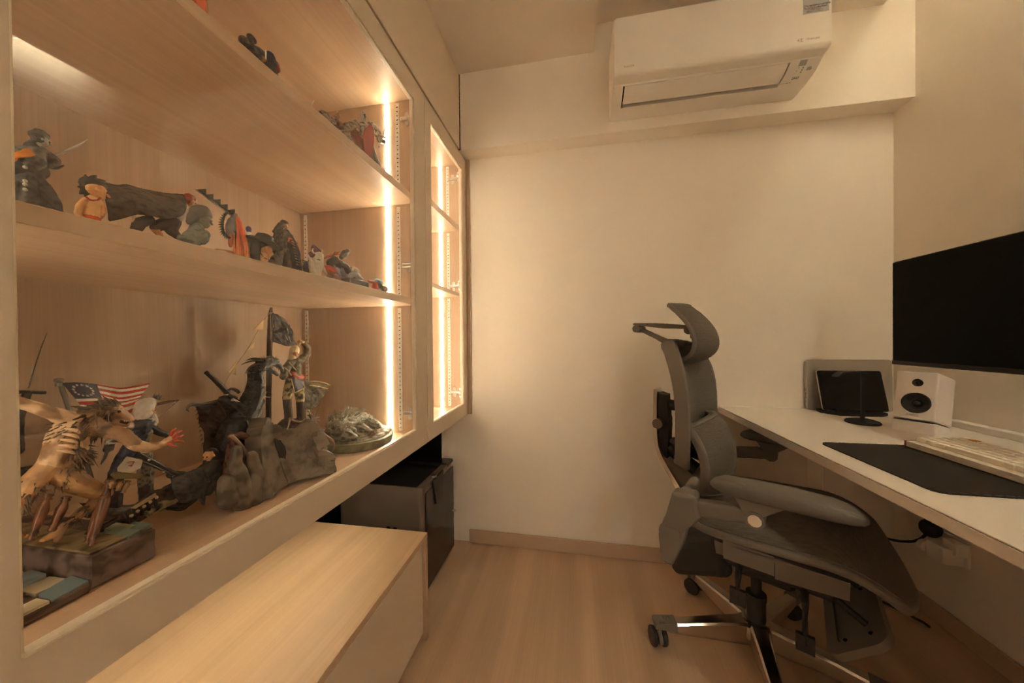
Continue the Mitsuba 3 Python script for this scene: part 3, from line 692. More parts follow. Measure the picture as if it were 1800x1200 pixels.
# backrest: a mesh sheet in a deep frame
zs = np.linspace(0, 1, 26)
bk = spline(np.column_stack([[-.212, -.176, -.158, -.150, -.153, -.166], [1.026, .965, .90, .80, .70, .632], np.zeros(6), [.125, .188, .208, .212, .205, .155]]), 26)
def back_pt(i, s): 
    a, z, _, w = bk[i]
    return (a - .030 * (1 - s * s), s * w, z + .012 * (1 - s * s) * (1 - 2 * i / 25))
g = np.array([[back_pt(i, s) for s in np.linspace(-1, 1, 19)] for i in range(26)])
br = add(ch + '__backrest', LM(sheet(g, .006)), 'mat_mesh', 40)
loop = [back_pt(i, -1) for i in range(26)] + [back_pt(25, s) for s in np.linspace(-1, 1, 13)[1:-1]] + [back_pt(i, 1) for i in range(25, -1, -1)] + [back_pt(0, s) for s in np.linspace(1, -1, 13)[1:-1]]
lp_ = np.array(loop); cen = lp_.mean(0)
def loopband(lp, back, out, r):
    """A closed band of rounded section along a loop: from the front edge back by `back`."""
    n = len(lp); t = np.roll(lp, -1, 0) - np.roll(lp, 1, 0); t /= np.linalg.norm(t, axis=1, keepdims=True)
    fw = np.array([1.0, 0, 0]) - t * t[:, :1]; fw /= np.linalg.norm(fw, axis=1, keepdims=True)
    o = np.cross(t, fw); o *= np.sign(np.sum(o * (lp - lp.mean(0)), 1))[:, None]
    sec = [(r * .6, 0), (r * .9, r * .8), (0, r * 1.5), (-back * .5, r * 1.7 + out * .5), (-back, r * 1.2 + out), (-back, -r * .4 + out), (-back * .5, -r * .5), (0, -r * .4)]
    v = np.array([[lp[i] + fw[i] * x + o[i] * y for x, y in sec] for i in range(n)]); m = len(sec)
    f = []
    for i in range(n):
        for j in range(m):
            a, b, c, d = i * m + j, ((i + 1) % n) * m + j, ((i + 1) % n) * m + (j + 1) % m, i * m + (j + 1) % m
            f += [[a, b, c], [a, c, d]]
    return trimesh.Trimesh(v.reshape(-1, 3), f, process=False)
add(br + '__frame', LM(loopband(lp_, .040, -.010, .007)), 'mat_frame', 40); tag(br + '__frame', 'grey plastic frame')
add(br + '__top_block', LM(blob([[((-.265, 0, 1.030), .020), ((-.225, 0, 1.028), .016)], [((-.262, -.05, 1.025), .014), ((-.262, .05, 1.025), .014)]], .008, 4)), 'mat_frame', True)
# lumbar pad
lb = spline(np.column_stack([[-.150, -.118, -.098, -.092, -.098, -.116], [.758, .728, .684, .635, .588, .552], np.zeros(6), [.150, .172, .182, .182, .170, .140]]), 20)
def lum(i, s): 
    a, z, _, w = lb[i]
    return (a - .010 + .044 * (1 - s * s), s * w, z + .018 * (1 - s * s) * (1 - 2 * i / 19))
g = np.array([[lum(i, s) for s in np.linspace(-1, 1, 17)] for i in range(20)])
lu = add(ch + '__lumbar_pad', LM(sheet(g, .007)), 'mat_mesh', 40)
loop = [lum(i, -1) for i in range(20)] + [lum(19, s) for s in np.linspace(-1, 1, 11)[1:-1]] + [lum(i, 1) for i in range(19, -1, -1)] + [lum(0, s) for s in np.linspace(1, -1, 11)[1:-1]]
add(lu + '__frame', LM(loopband(np.array(loop), .022, -.004, .006)), 'mat_frame', 40)
add(lu + '__arm', LM(cat(tube([(-.24, -.05, .68), (-.19, -.09, .665), (-.135, -.10, .655)], .014, 10), tube([(-.24, .05, .68), (-.19, .09, .665), (-.135, .10, .655)], .014, 10))), 'mat_frame_dark', 40)
# headrest
hd = spline(np.column_stack([[-.215, -.178, -.146, -.128, -.132, -.160, -.205], [1.168, 1.135, 1.095, 1.050, 1.010, .982, .968], np.zeros(7), [.105, .128, .136, .138, .136, .126, .105]]), 24)
def hed(i, s):
    a, z, _, w = hd[i]
    return (a - .022 + .040 * (1 - s * s), s * w, z)
g = np.array([[hed(i, s) for s in np.linspace(-1, 1, 17)] for i in range(24)])
he = add(ch + '__headrest', LM(sheet(g, .010)), 'mat_mesh', 40)
loop = [hed(i, -1) for i in range(24)] + [hed(23, s) for s in np.linspace(-1, 1, 11)[1:-1]] + [hed(i, 1) for i in range(23, -1, -1)] + [hed(0, s) for s in np.linspace(1, -1, 11)[1:-1]]
add(he + '__frame', LM(tube(np.array(loop + loop[:1]), .0075, 8, up=(0, .01, 1))), 'mat_frame', 50)
add(he + '__hinge', LM(cat(cyl((-.190, -.034, 1.082), (-.190, .034, 1.082), .017, n=24), cbox(-.19, -.140, -.020, .020, 1.050, 1.085, .004))), 'mat_frame', 30)
hb = add(ch + '__headrest_arm', LM(cat(hull(np.array([(a, b, z) for b in (-.030, .030) for a, z in ((-.392, 1.113), (-.392, 1.106), (-.190, 1.098), (-.190, 1.085), (-.290, 1.090), (-.30, 1.110))])), cyl((-.378, -.034, 1.090), (-.378, .034, 1.090), .015, n=24))), 'mat_frame', 30)
add(hb + '__lower_link', LM(cat(hull(np.array([(a, b, z) for b in (-.022, .022) for a, z in ((-.372, 1.095), (-.364, 1.078), (-.300, 1.060), (-.300, 1.045))])), hull(np.array([(a, b, z) for b in (-.022, .022) for a, z in ((-.300, 1.060), (-.300, 1.043), (-.255, 1.040), (-.262, 1.022))])))), 'mat_frame')
# arms
for s in (-1, 1):
    y = s * .300
    def rh(pts, r, w): # a hull with rounded edges of a side outline (forward, up), w thick about y
        return hull(np.vstack([SPH * r + [a, y + q * (w / 2 - r), z] for a, z in pts for q in (-1, 1)]))
    k = add(ch + '__armrest', LM(rh([(-.160, .598), (-.118, .604), (-.110, .556), (-.150, .508), (-.184, .508)], .012, .058)), 'mat_frame', 40)
    add(k + '__post', LM(rh([(-.186, .520), (-.140, .512), (-.152, .462), (-.176, .402), (-.194, .404), (-.200, .470)], .009, .050)), 'mat_frame', 40)
    add(k + '__bracket', LM(blob([[((-.140, y * .94, .600), .020), ((-.165, y * .70, .520), .020)], [((-.150, y * .78, .560), .024), ((-.125, y * .84, .628), .016)]], .010, 5)), 'mat_frame', True)
    add(k + '__post_joint', LM(cyl((-.176, y - s * .02, .490), (-.176, y + s * .0275, .490), .029, n=28)), 'mat_frame', 30)
    add(k + '__arm_bar', LM(rh([(-.125, .586), (-.125, .560), (-.020, .580), (-.020, .604), (.020, .598), (.020, .586)], .009, .036)), 'mat_frame', 40)
    d = add(k + '__pivot', LM(cyl((.024, y - s * .02, .592), (.024, y + s * .0225, .592), .0215, n=32)), 'mat_frame', 30)
    add(d + '__cap', LM(cyl((.024, y + s * .0222, .592), (.024, y + s * .0240, .592), .0145, n=32)), 'mat_bead' if s < 0 else 'mat_steel_dark', 30)
    add(k + '__pad_mount', LM(hull(np.array([(a, y + b, z) for b in (-.020, .020) for a, z in ((.004, .600), (.038, .604), (.085, .640), (-.02, .640))]))), 'mat_frame')
    pts = []
    for a, w, h, dz in ((-.076, .008, .005, -.005), (-.068, .020, .012, -.003), (-.045, .036, .019, 0), (.02, .042, .022, 0), (.10, .043, .022, .001), (.17, .040, .020, 0), (.200, .032, .016, -.003), (.216, .021, .011, -.006), (.224, .010, .005, -.008)):
        for t in np.linspace(0, 2 * np.pi, 20, endpoint=False):
            c, q = math.cos(t), math.sin(t)
            pts.append((a, y + w * math.copysign(abs(c) ** .6, c), .660 + dz + h * math.copysign(abs(q) ** .7, q)))
    add(k + '__pad', LM(hull(np.array(pts))), 'mat_armpad', 40)
scene['mat_armpad'] = pbr((.125, .115, .10), .45, spec=.4)
# ------------------------------------------------------------------ helpers for the figurines
from scipy.ndimage import zoom as nzoom
def S(*rgb): return np.array(srgb(*rgb))
def pt(X, n): return at(n[0], n[1], X=X + (n[3] if len(n) > 3 else 0))
def rad(X, n): return n[2] * depth(pt(X, n)) / F
def chains(X, spec, edge=.004, smooth=5, rough=None):
    """A continuous body from chains of (px, py, r, dx) nodes: one mesh, each chain with its colour."""
    parts, segs = [], []
    for ch_ in spec:
        col, nodes = np.asarray(ch_[0], float), ch_[1:]
        P = [(pt(X, n), rad(X, n)) for n in nodes]
        if len(P) == 1: P = P * 2
        for a, b in zip(P, P[1:]):
            parts.append(m3.Manifold.hull_points(np.vstack([a[0] + SPH * a[1], b[0] + SPH * b[1]])))
            segs.append((a[0], b[0], a[1], b[1], col))
    man = m3.Manifold.batch_boolean(parts, m3.OpType.Add).refine_to_length(edge)
    m = tm(man); m = trimesh.Trimesh(m.vertices, m.faces, process=True)
    if smooth: trimesh.smoothing.filter_taubin(m, iterations=smooth)
    if rough: m = disp(m, rough[0], rough[1], len(m.vertices) % 97)
    v = m.vertices; best = np.full(len(v), 1e9); c = np.zeros((len(v), 3))
    for a, b, ra, rb, col in segs:
        d = b - a; t = np.clip(((v - a) @ d) / max(d @ d, 1e-12), 0, 1)
        q = np.linalg.norm(v - a - t[:, None] * d, axis=1) - (ra + t * (rb - ra))
        k = q < best; best[k] = q[k]; c[k] = col
    return m, c
def tint(m, c, var=.18, freq=180, seed=3, dark=None):
    """Paint that varies a little, as on hand-painted resin; dark: a second colour in the noise's valleys."""
    c = np.broadcast_to(np.asarray(c, float), (len(m.vertices), 3))
    f = meshkit.fbm(m.vertices * freq + 5.1, 3, seed)[:, None]
    if dark is not None:
        k = np.clip((.52 - f) * 7, 0, 1); c = c * (1 - k) + np.asarray(dark) * k
    return np.clip(c * (1 + var * (f - .5) * 2.4), 0, 1)
def body(key, X, spec, edge=.004, smooth=5, rough=None, var=.18, freq=180, dark=None, mat='mat_paint', label=None):
    m, c = chains(X, spec, edge, smooth, rough)
    k = add(key, m, mat, True, color=tint(m, c, var, freq, 3, dark))
    if label: tag(k, label)
    return k
def paint(key, m, col, var=.15, freq=180, mat='mat_paint', smooth=False, dark=None, label=None):
    if hasattr(m, 'to_mesh'): m = tm(m)
    k = add(key, m, mat, smooth, color=tint(m, col, var, freq, 5, dark))
    if label: tag(k, label)
    return k
def ptube(key, X, nodes, col, n=None, sides=8, flat=1.0, mat='mat_paint', **kw):
    P = [pt(X, q) for q in nodes]; R = [rad(X, q) for q in nodes]
    return paint(key, tube(P, R, sides, n, flat), col, mat=mat, smooth=True, **kw)
def cloth(key, X, rows, thick, col, up=6, wave=0.0, freq=40, mat='mat_paint', dark=None, smooth=True, label=None, colfn=None):
    """A draped sheet from rows of (px, py, dx) points, refined and given a thickness."""
    g = np.array([[at(q[0], q[1], X=X + (q[2] if len(q) > 2 else 0)) for q in r] for r in rows])
    z = np.stack([nzoom(g[..., k], (((g.shape[0] - 1) * up + 1) / g.shape[0], ((g.shape[1] - 1) * up + 1) / g.shape[1]), order=2 if min(g.shape[:2]) > 2 else 1, grid_mode=False, mode='nearest') for k in range(3)], -1)
    if wave:
        z[..., 0] += wave * 2 * (meshkit.fbm(z * freq, 2, 9) - .5)
    m = sheet(z, thick)
    c = np.asarray(col, float)
    if colfn is not None:
        a, b = z.shape[:2]; u, v = np.meshgrid(np.linspace(0, 1, a), np.linspace(0, 1, b), indexing='ij')
        cc = colfn(u.ravel(), v.ravel()); c = np.vstack([cc, cc])
        return add(key, m, mat, smooth, color=c)
    k = add(key, m, mat, smooth, color=tint(m, c, .15, 150, 4, dark))
    if label: tag(k, label)
    return k
def spikes(pairs, n=5):
    return cat(*[cyl(a, b, r, r * .06, n) for a, b, r in pairs])
def disc_base(key, X, px, py, z, r, h, col):
    """A round base on the shelf under the figure's place."""
    p = at(px, py, Z=z) if X is None else at(px, py, X=X)
    return paint(key, lathe([(.0005, 0), (r, 0), (r, h * .6), (r * .94, h), (.0005, h)], 28, (p[0], p[1], z + .0004)), col, smooth=False)
def face(key, X, n, col, look=1.0, eye=(.02, .015, .012), hair=None):
    """A small head: skull, jaw, nose, ears and eyes, turned along +y (look=1) in the picture plane."""
    c = pt(X, n); r = rad(X, n)
    f = np.array([.25, look * .95, -.05]); f /= np.linalg.norm(f); s = np.cross(f, [0, 0, 1.0]); s /= np.linalg.norm(s); u = np.cross(s, f)
    bones = [[(c + u * r * .18, r * .78), (c - f * r * .18 + u * r * .2, r * .76)], [(c + f * r * .25 - u * r * .5, r * .46), (c - u * r * .05, r * .66)],
             [(c + f * r * .80 - u * r * .02, r * .10), (c + f * r * .92 - u * r * .22, r * .15)], [(c + s * r * .78 - u * r * .05 - f * r * .1, r * .16), (c + s * r * .70 + u * r * .12 - f * r * .1, r * .15)],
             [(c - s * r * .78 - u * r * .05 - f * r * .1, r * .16), (c - s * r * .70 + u * r * .12 - f * r * .1, r * .15)]]
    k = paint(key, blob(bones, max(r * .2, .0015), 2), col, .08, smooth=True)
    ey = cat(*[ball(c + f * r * .74 + s * q * r * .30 + u * r * .08, r * .11, 1) for q in (-1, 1)])
    paint(k + '__eyes', ey, eye, 0)
    paint(k + '__mouth', ball(c + f * r * .64 - u * r * .48, r * .16, 1, (1, 1, .35)), (.18, .06, .05), 0)
    return k
SK = S(214, 160, 112)
# ------------------------------------------------------------------ figurines on the middle shelf
ZS2, ZS1, ZS0 = Z2[1], Z1[1], ZB1
FLOOR_Z = ZS2
# -- swordsman, painted in greys
X = -.70
k = thing('swordsman_figurine', 'grey painted swordsman figurine with raised curved blade and orange sash', 'figurine')
G1, G2, G3, GW = S(96, 92, 90), S(70, 67, 66), S(44, 42, 42), S(150, 146, 142)
body(k + '__body', X, [(G1, (62, 268, 13), (58, 285, 15), (50, 305, 17)), (G2, (50, 305, 17), (52, 340, 24), (58, 392, 26, .01)), (G2, (62, 330, 20), (86, 358, 15), (98, 396, 10)), (G2, (36, 330, 18), (30, 360, 22), (20, 400, 20)),
     (G1, (45, 266, 10), (28, 272, 11), (22, 286, 9)), (GW, (24, 287, 6), (45, 286, 5), (70, 283, 4)), (G1, (70, 266, 9), (92, 282, 10), (84, 290, 7)), (GW, (84, 290, 6), (76, 284, 5)), (GW, (64, 262, 6), (66, 254, 6))], .0032, 5, (.0012, 120), dark=G3)
face(k + '__head', X, (73, 247, 10.5), GW, 1)
body(k + '__hair', X, [(G3, (66, 243, 9), (62, 238, 8), (70, 236, 9), (80, 240, 5)), (G3, (58, 250, 5), (60, 258, 6)), (G3, (64, 234, 5), (80, 237, 4))], .002, 2, (.0014, 320))
body(k + '__scarf', X, [(G3, (56, 258, 9), (64, 262, 8), (70, 264, 6))], .0025, 3, (.001, 240))
cloth(k + '__sash', X, [[(10, 283, .03), (30, 268, .025), (46, 260, .02), (58, 272, .015)], [(12, 290, .035), (32, 278, .03), (48, 276, .025), (59, 273, .015)]], .004, S(226, 140, 40), 8, .004, 60)
ptube(k + '__blade', X, [(68, 288, 1.6), (84, 280, 2.6), (110, 268, 2.6), (135, 257, 2.4), (154, 245, .6)], S(176, 164, 154), 24, 8, .8)
body(k + '__belt', X, [(G3, (34, 300, 15), (48, 304, 17.5), (66, 300, 14)), (G3, (88, 292, 5), (100, 296, 2), (111, 291, 1.5))], .003, 3)
paint(k + '__buttons', cat(*[ball(pt(X + .022, (44, y, 0)), .0022, 1) for y in (294, 318, 324, 333)]), S(190, 190, 185))
disc_base(k + '__base', X, 55, 398, ZS2, .045, .006, S(50, 48, 46))
# -- small boy with dark hair
X = -.655
k = thing('boy_figurine', 'small big-headed boy figurine with dark hair and a red scarf', 'figurine')
SKB = S(216, 164, 110)
body(k + '__body', X, [(SKB, (163, 352, 9), (161, 365, 10), (160, 380, 11)), (SKB, (152, 352, 6), (140, 362, 5), (136, 375, 4.5), (143, 384, 4)), (SKB, (172, 352, 5), (180, 362, 4.5), (181, 373, 4), (176, 382, 3.5)), (S(200, 78, 40), (160, 384, 11.5), (160, 388, 11.5)), (S(60, 45, 40), (155, 392, 6), (153, 404, 5.5)), (S(60, 45, 40), (168, 392, 6), (170, 406, 5.5))], .0022, 4)
face(k + '__head', X, (169, 336, 16), SKB, .9)
hr = [(S(42, 40, 38), (164, 328, 16), (158, 324, 13))] + [(S(42, 40, 38), (a, b, 5), (c, d, 1.5)) for a, b, c, d in ((150, 322, 140, 318), (148, 330, 138, 328), (152, 318, 150, 308), (162, 314, 168, 309), (172, 318, 184, 318), (180, 324, 190, 330), (182, 330, 188, 342), (148, 336, 141, 340), (176, 326, 180, 340), (168, 324, 170, 338), (154, 336, 150, 346))]
body(k + '__hair', X - .004, hr, .0025, 2)
ptube(k + '__scarf', X + .006, [(151, 345, 1.4), (158, 351, 1.6), (168, 352, 1.6), (176, 347, 1.4)], S(186, 52, 44), 14, 6)
disc_base(k + '__base', X, 161, 411, ZS2, .026, .005, S(60, 50, 44))
# -- runner in a flying cloak
X = -.70
k = thing('runner_figurine', 'running figurine in a long flying grey cloak with reddish hair', 'figurine')
CG = S(78, 68, 62)
cloth(k + '__cloak', X, [[(184, 322, -.02), (205, 327, -.02), (222, 326, -.02), (250, 333, -.015), (285, 340, -.01), (322, 343, 0)], [(186, 338, .0), (210, 342, .012), (235, 345, .012), (262, 348, .014), (295, 356, .016), (326, 360, .014)], [(188, 362, .01), (212, 360, .018), (240, 362, .02), (268, 366, .024), (296, 372, .024), (322, 374, .018)], [(192, 388, .0), (215, 382, .006), (238, 376, .01), (262, 379, .016), (288, 384, .02), (312, 380, .016)]], .004, CG, 8, .004, 55, dark=S(52, 44, 40))
body(k + '__body', X, [(S(205, 198, 190), (318, 362, 9), (312, 378, 10), (306, 388, 9)), (S(66, 52, 56), (304, 388, 10), (286, 394, 10), (272, 400, 7)), (S(66, 52, 56), (306, 390, 10), (300, 404, 9), (312, 415, 6)), (S(190, 130, 75), (272, 402, 6), (280, 412, 5), (272, 430, 4.5)), (S(190, 130, 75), (313, 414, 5), (322, 422, 4), (322, 432, 4)), (S(66, 52, 56), (262, 386, 8), (245, 392, 9), (240, 402, 8)), (S(205, 198, 190), (322, 366, 5), (320, 380, 4.5)), (SK, (321, 360, 4), (327, 358, 4)), (S(50, 40, 36), (272, 430, 4.5), (283, 434, 4)), (S(50, 40, 36), (322, 432, 4.5), (334, 436, 4))], .0028, 4)
face(k + '__head', X, (334, 356, 9), SK, 1)
body(k + '__hair', X, [(S(150, 52, 38), (328, 350, 8), (332, 347, 7), (338, 349, 5)), (S(150, 52, 38), (325, 354, 5), (326, 360, 3))], .002, 2, (.001, 300))
add(k + '__support_rod', tube([pt(X, (235, 372, 0)), pt(X, (235, 430, 0))], .0018, 8), 'mat_bead')
p = at(285, 440, X=X)
paint(k + '__base', cbox(X - .03, X + .03, at(225, 430, X=X)[1], at(336, 440, X=X)[1], ZS2 + .0004, ZS2 + .005, .002), S(60, 50, 44))
# -- bust
X = -.66
k = thing('bust_figurine', 'grey-green stone bust of a man wearing a dark cloth cap', 'figurine')
BG = S(104, 108, 92)
body(k + '__shoulders', X, [(BG, (346, 400, 10), (343, 412, 12)), (BG, (334, 416, 11), (352, 418, 12), (360, 412, 8)), (BG, (318, 418, 6), (336, 424, 12)), (S(80, 82, 72), (340, 432, 10), (345, 446, 12))], .0028, 4, (.0008, 200), dark=S(74, 76, 66))
face(k + '__head', X, (356, 386, 14.5), BG, 1, (.06, .06, .05))
body(k + '__cap', X, [(S(66, 60, 52), (349, 374, 13.5), (354, 373, 13.5)), (S(66, 60, 52), (340, 380, 9), (333, 390, 5)), (S(66, 60, 52), (362, 378, 8), (366, 380, 6))], .0025, 3, (.0006, 160))
disc_base(k + '__base', X, 343, 453, ZS2, .020, .006, S(90, 90, 78))
# -- figure with a stepped blade and a column of flame
X = -.665
k = thing('flame_figurine', 'small winged figurine beside a column of orange flame with a stepped black blade', 'figurine')
st_ = []
for i in range(5):
    x0, y0 = 345 + 12.6 * i, 333 + 9.0 * i
    a = [at(x, y, X=X) for x, y in ((x0, y0), (x0 + 15, y0 - 1), (x0 + 15.5, y0 + 10.5))]
    st_.append(hull(np.array([q + [dx, 0, 0] for q in a for dx in (-.003, .003)])))
bl = paint(k + '__blade', cat(*st_), S(38, 30, 24), .1)
paint(bl + '__edge', tube([at(344, 333, X=X), at(408, 380, X=X)], .0012, 6), S(150, 140, 130))
body(k + '__body', X, [(S(122, 116, 112), (407, 388, 6), (406, 398, 8), (404, 408, 6)), (S(50, 50, 56), (410, 408, 6), (412, 420, 5)), (S(122, 116, 112), (410, 384, 5), (412, 378, 4.5)), (S(190, 90, 50), (404, 410, 4), (405, 432, 3)), (S(50, 50, 56), (411, 420, 4), (414, 434, 3))], .0022, 3)
fe = [(pt(X, (404 + 13 * math.cos(a), 395 + 20 * math.sin(a), 0)), pt(X, (404 + 21 * math.cos(a), 395 + 27 * math.sin(a), 0)), .0026) for a in np.linspace(1.9, 4.6, 16)]
paint(k + '__feathers', spikes(fe + [(a * .5 + b * .5 + [.004, .002, .001], b + [.004, .002, .001], r) for a, b, r in fe]), S(30, 26, 26))
rng = np.random.default_rng(5)
def flame_col(v): return S(236, 180, 96) * (1 - v) + S(232, 120, 58) * v
fl, fc = [], []
for i in range(60):
    t = i / 59; x0 = 411 + 27 * t + rng.normal(); top = 371 + 22 * max(0, t - .25) + 10 * rng.random() + (26 if t < .12 else 0); dx = .007 * rng.normal()
    xt = 411 + 14 * t
    m = tube([at(x0 + (xt - x0) * u ** 1.4, 455 + (top - 455) * u, X=X + dx) for u in np.linspace(0, 1, 9)], [.0013, .0014, .0014, .0013, .0012, .0011, .0009, .0006, .0002], 5)
    fl.append(m); h = (m.vertices[:, 2] - ZS2) / .055; fc.append(np.array([flame_col(float(np.clip(q, 0, 1))) for q in h]))
add(k + '__flame', cat(*fl), 'mat_paint', False, color=np.vstack(fc)); tag(k + '__flame', kind='stuff')
body(k + '__base', X, [(S(170, 150, 110), (368, 450, 6), (385, 446, 9), (402, 448, 9), (418, 455, 7))], .003, 3, (.0016, 160), dark=S(176, 96, 52))
# -- tiny figure behind
X = -.80
k = thing('tiny_figurine', 'tiny white and purple figurine behind the black hat', 'figurine')
body(k + '__body', X, [(S(205, 205, 205), (438, 410, 3.5), (438, 420, 4.5)), (S(60, 60, 60), (438, 424, 5), (438, 480, 6))], .003, 2)
body(k + '__head', X, [(S(92, 78, 128), (437, 404, 4.5), (437, 402, 4.5))], .002, 2)
disc_base(k + '__base', X, 438, 487, ZS2, .014, .004, S(60, 60, 60))
# -- bust with a wide black hat
X = -.655
k = thing('hat_bust', 'bust of a man with a wide black hat and long dark hair', 'figurine')
face(k + '__head', X, (467, 441, 12.5), SK, .9)
body(k + '__shoulders', X, [(SK, (462, 450, 7), (462, 462, 8)), (S(72, 40, 38), (452, 468, 10), (478, 466, 10)), (S(60, 38, 36), (484, 456, 8), (488, 470, 9)), (S(40, 34, 32), (450, 474, 10), (474, 478, 11)), (S(40, 34, 32), (462, 484, 11), (462, 492, 11))], .0028, 4)
body(k + '__hair', X, [(S(30, 27, 26), (450, 432, 8), (448, 448, 7), (452, 458, 5)), (S(30, 27, 26), (455, 428, 9), (466, 428, 8))], .0025, 3, (.0008, 260))
hc = pt(X, (463, 427, 0))
hat = cat(lathe([(.0005, .0), (.017, 0), (.0175, .008), (.015, .016), (.009, .019), (.0005, .0195)], 30), lathe([(.0005, -.0016), (.031, -.0030), (.035, -.0005), (.031, .0008), (.016, .0012), (.0005, .0012)], 36))
paint(k + '__hat', xf(hat, rx(-12) @ ry(6), hc), S(38, 35, 34), .06, smooth=False)
ptube(k + '__chin_strap', X + .012, [(457, 432, .6), (459, 446, .6), (470, 455, .6), (478, 452, .6)], S(25, 20, 18), 16, 6)
disc_base(k + '__base', X, 464, 503, ZS2, .014, .005, S(46, 40, 38))
# -- man in a long dark coat
X = -.675
k = thing('coat_man_figurine', 'standing man figurine in a long dark coat with a red sleeve', 'figurine')
BK = S(46, 42, 40)
body(k + '__body', X, [(BK, (498, 410, 7), (496, 424, 8), (497, 438, 7)), (S(60, 55, 52), (494, 440, 6), (490, 460, 5.5), (489, 494, 5)), (S(60, 55, 52), (502, 440, 6), (506, 462, 5.5), (508, 496, 5)), (BK, (490, 409, 6), (484, 420, 5.5), (486, 432, 5)), (S(186, 74, 52), (500, 420, 5.5), (511, 422, 5), (519, 428, 3.5)), (BK, (504, 408, 5.5), (510, 416, 5))], .0026, 4, dark=S(90, 74, 50))
cloth(k + '__coat', X, [[(484, 406, .01), (492, 404, -.015), (503, 404, -.015), (512, 412, .008)], [(481, 428, .014), (491, 430, -.02), (508, 432, -.02), (523, 434, .012)], [(482, 455, .016), (492, 460, -.024), (512, 462, -.024), (528, 458, .014)], [(484, 486, .016), (494, 492, -.026), (516, 494, -.026), (531, 488, .014)]], .003, S(52, 44, 40), 8, .002, 90, dark=S(30, 26, 25))
face(k + '__head', X, (500, 397, 6.5), S(196, 130, 92), 1)
body(k + '__hair', X, [(S(34, 26, 25), (495, 396, 6), (488, 402, 5), (482, 407, 3)), (S(34, 26, 25), (498, 391, 5), (503, 392, 3.5))], .002, 2, (.0008, 320))
paint(k + '__trim', spikes([(pt(X + .012, (513 + i, 424 + 5 * i, 0)), pt(X + .016, (520 + i, 427 + 5 * i, 0)), .0012) for i in range(9)]), S(170, 160, 140))
disc_base(k + '__base', X, 500, 502, ZS2, .020, .005, S(40, 36, 34))
# -- dark bird-like piece
X = -.67
k = thing('crow_figurine', 'small black spiky figurine behind the white mask', 'figurine')
body(k + '__body', X, [(S(36, 34, 38), (540, 470, 8), (545, 480, 9), (545, 500, 8)), (S(36, 34, 38), (538, 462, 4), (531, 457, 1)), (S(36, 34, 38), (545, 462, 4), (543, 454, 1)), (S(90, 70, 55), (536, 492, 3), (536, 507, 3))], .0026, 3)
disc_base(k + '__base', X, 543, 509, ZS2, .016, .004, S(36, 34, 38))
# -- white mask with purple hair
X = -.655
k = thing('mask_figurine', 'pale long-faced mask figurine with purple hair and two small horns', 'figurine')
PW = S(200, 188, 170)
body(k + '__face', X, [(PW, (559, 450, 9), (558, 464, 10), (556, 478, 8), (556, 502, 6)), (PW, (547, 462, 5), (549, 476, 5)), (PW, (546, 458, 3), (541, 447, 1))], .0022, 4)
body(k + '__hair', X - .004, [(S(96, 44, 72), (556, 443, 8), (552, 436, 5), (551, 431, 1.5)), (S(96, 44, 72), (549, 448, 5), (546, 446, 4))], .002, 3)
paint(k + '__horns', cat(tube([pt(X + .006, q) for q in ((552, 445, 0), (549, 440, 0), (552, 436, 0))], [.0026, .002, .0004], 8, 10), tube([pt(X + .006, q) for q in ((565, 444, 0), (567, 440, 0), (563, 436, 0))], [.0026, .002, .0004], 8, 10)), S(210, 190, 150))
paint(k + '__mouth', ball(pt(X + .0085, (561, 458, 0)), .0095, 2, (.45, .9, .42)), S(60, 40, 44), 0)
paint(k + '__teeth', cat(*[ball(pt(X + .0125, (555 + 2.4 * i, 457 + .7 * i, 0)), .0016, 1, (1, .7, 1.5)) for i in range(6)]), S(225, 218, 205), 0)
disc_base(k + '__base', X, 556, 510, ZS2, .015, .004, S(150, 140, 128))
# -- crowded red, black and blue group
X = -.665
k = thing('pirate_group_figurine', 'crowded figurine with red feathers, a dark head and a brown striped barrel', 'figurine')
body(k + '__body', X, [(S(40, 36, 36), (582, 462, 8), (588, 458, 8)), (S(190, 62, 40), (576, 472, 7), (584, 476, 7)), (S(150, 150, 165), (590, 474, 6), (594, 482, 5)), (S(205, 190, 180), (568, 470, 2.5), (572, 480, 2.5), (578, 484, 2.5)), (S(92, 96, 132), (598, 474, 6), (604, 484, 5)), (S(40, 36, 36), (596, 464, 8), (606, 468, 7), (612, 476, 6)), (S(40, 36, 36), (600, 452, 4), (606, 448, 5)), (S(60, 50, 46), (590, 492, 10), (592, 506, 10))], .0026, 3)
body(k + '__raised_arm', X, [(S(58, 52, 48), (600, 452, 4), (605, 444, 4.5), (611, 442, 4)), (S(180, 170, 150), (611, 441, 3), (613, 438, 1))], .002, 2)
br_ = lathe([(.0005, -.016), (.0105, -.016), (.0135, -.006), (.0135, .006), (.0105, .016), (.0005, .016)], 24)
bc = pt(X + .012, (587, 489, 0))
bk_ = paint(k + '__barrel', xf(br_, rx(70), bc), S(122, 72, 42), .25, 300)
paint(bk_ + '__hoops', xf(cat(*[lathe([(r - .002, z - .0008), (r, z - .0008), (r, z + .0008), (r - .002, z + .0008)], 24) for r, z in ((.0128, -.009), (.0142, 0), (.0128, .009))]), rx(70), bc), S(150, 110, 80), .1)
fe = []
for i in range(26):
    t = rng.random(); a = pt(X - .012 + .012 * rng.normal(), (570 + 18 * t, 454 - 6 * t, 0)); b = a + np.array([.004 * rng.normal(), .014 + .014 * rng.random(), .010 + .008 * rng.random()]); fe.append((a, b, .002))
paint(k + '__feathers', spikes(fe), S(150, 46, 34), .2); tag(k + '__feathers', kind='stuff')
disc_base(k + '__base', X, 591, 514, ZS2, .024, .004, S(60, 46, 40))
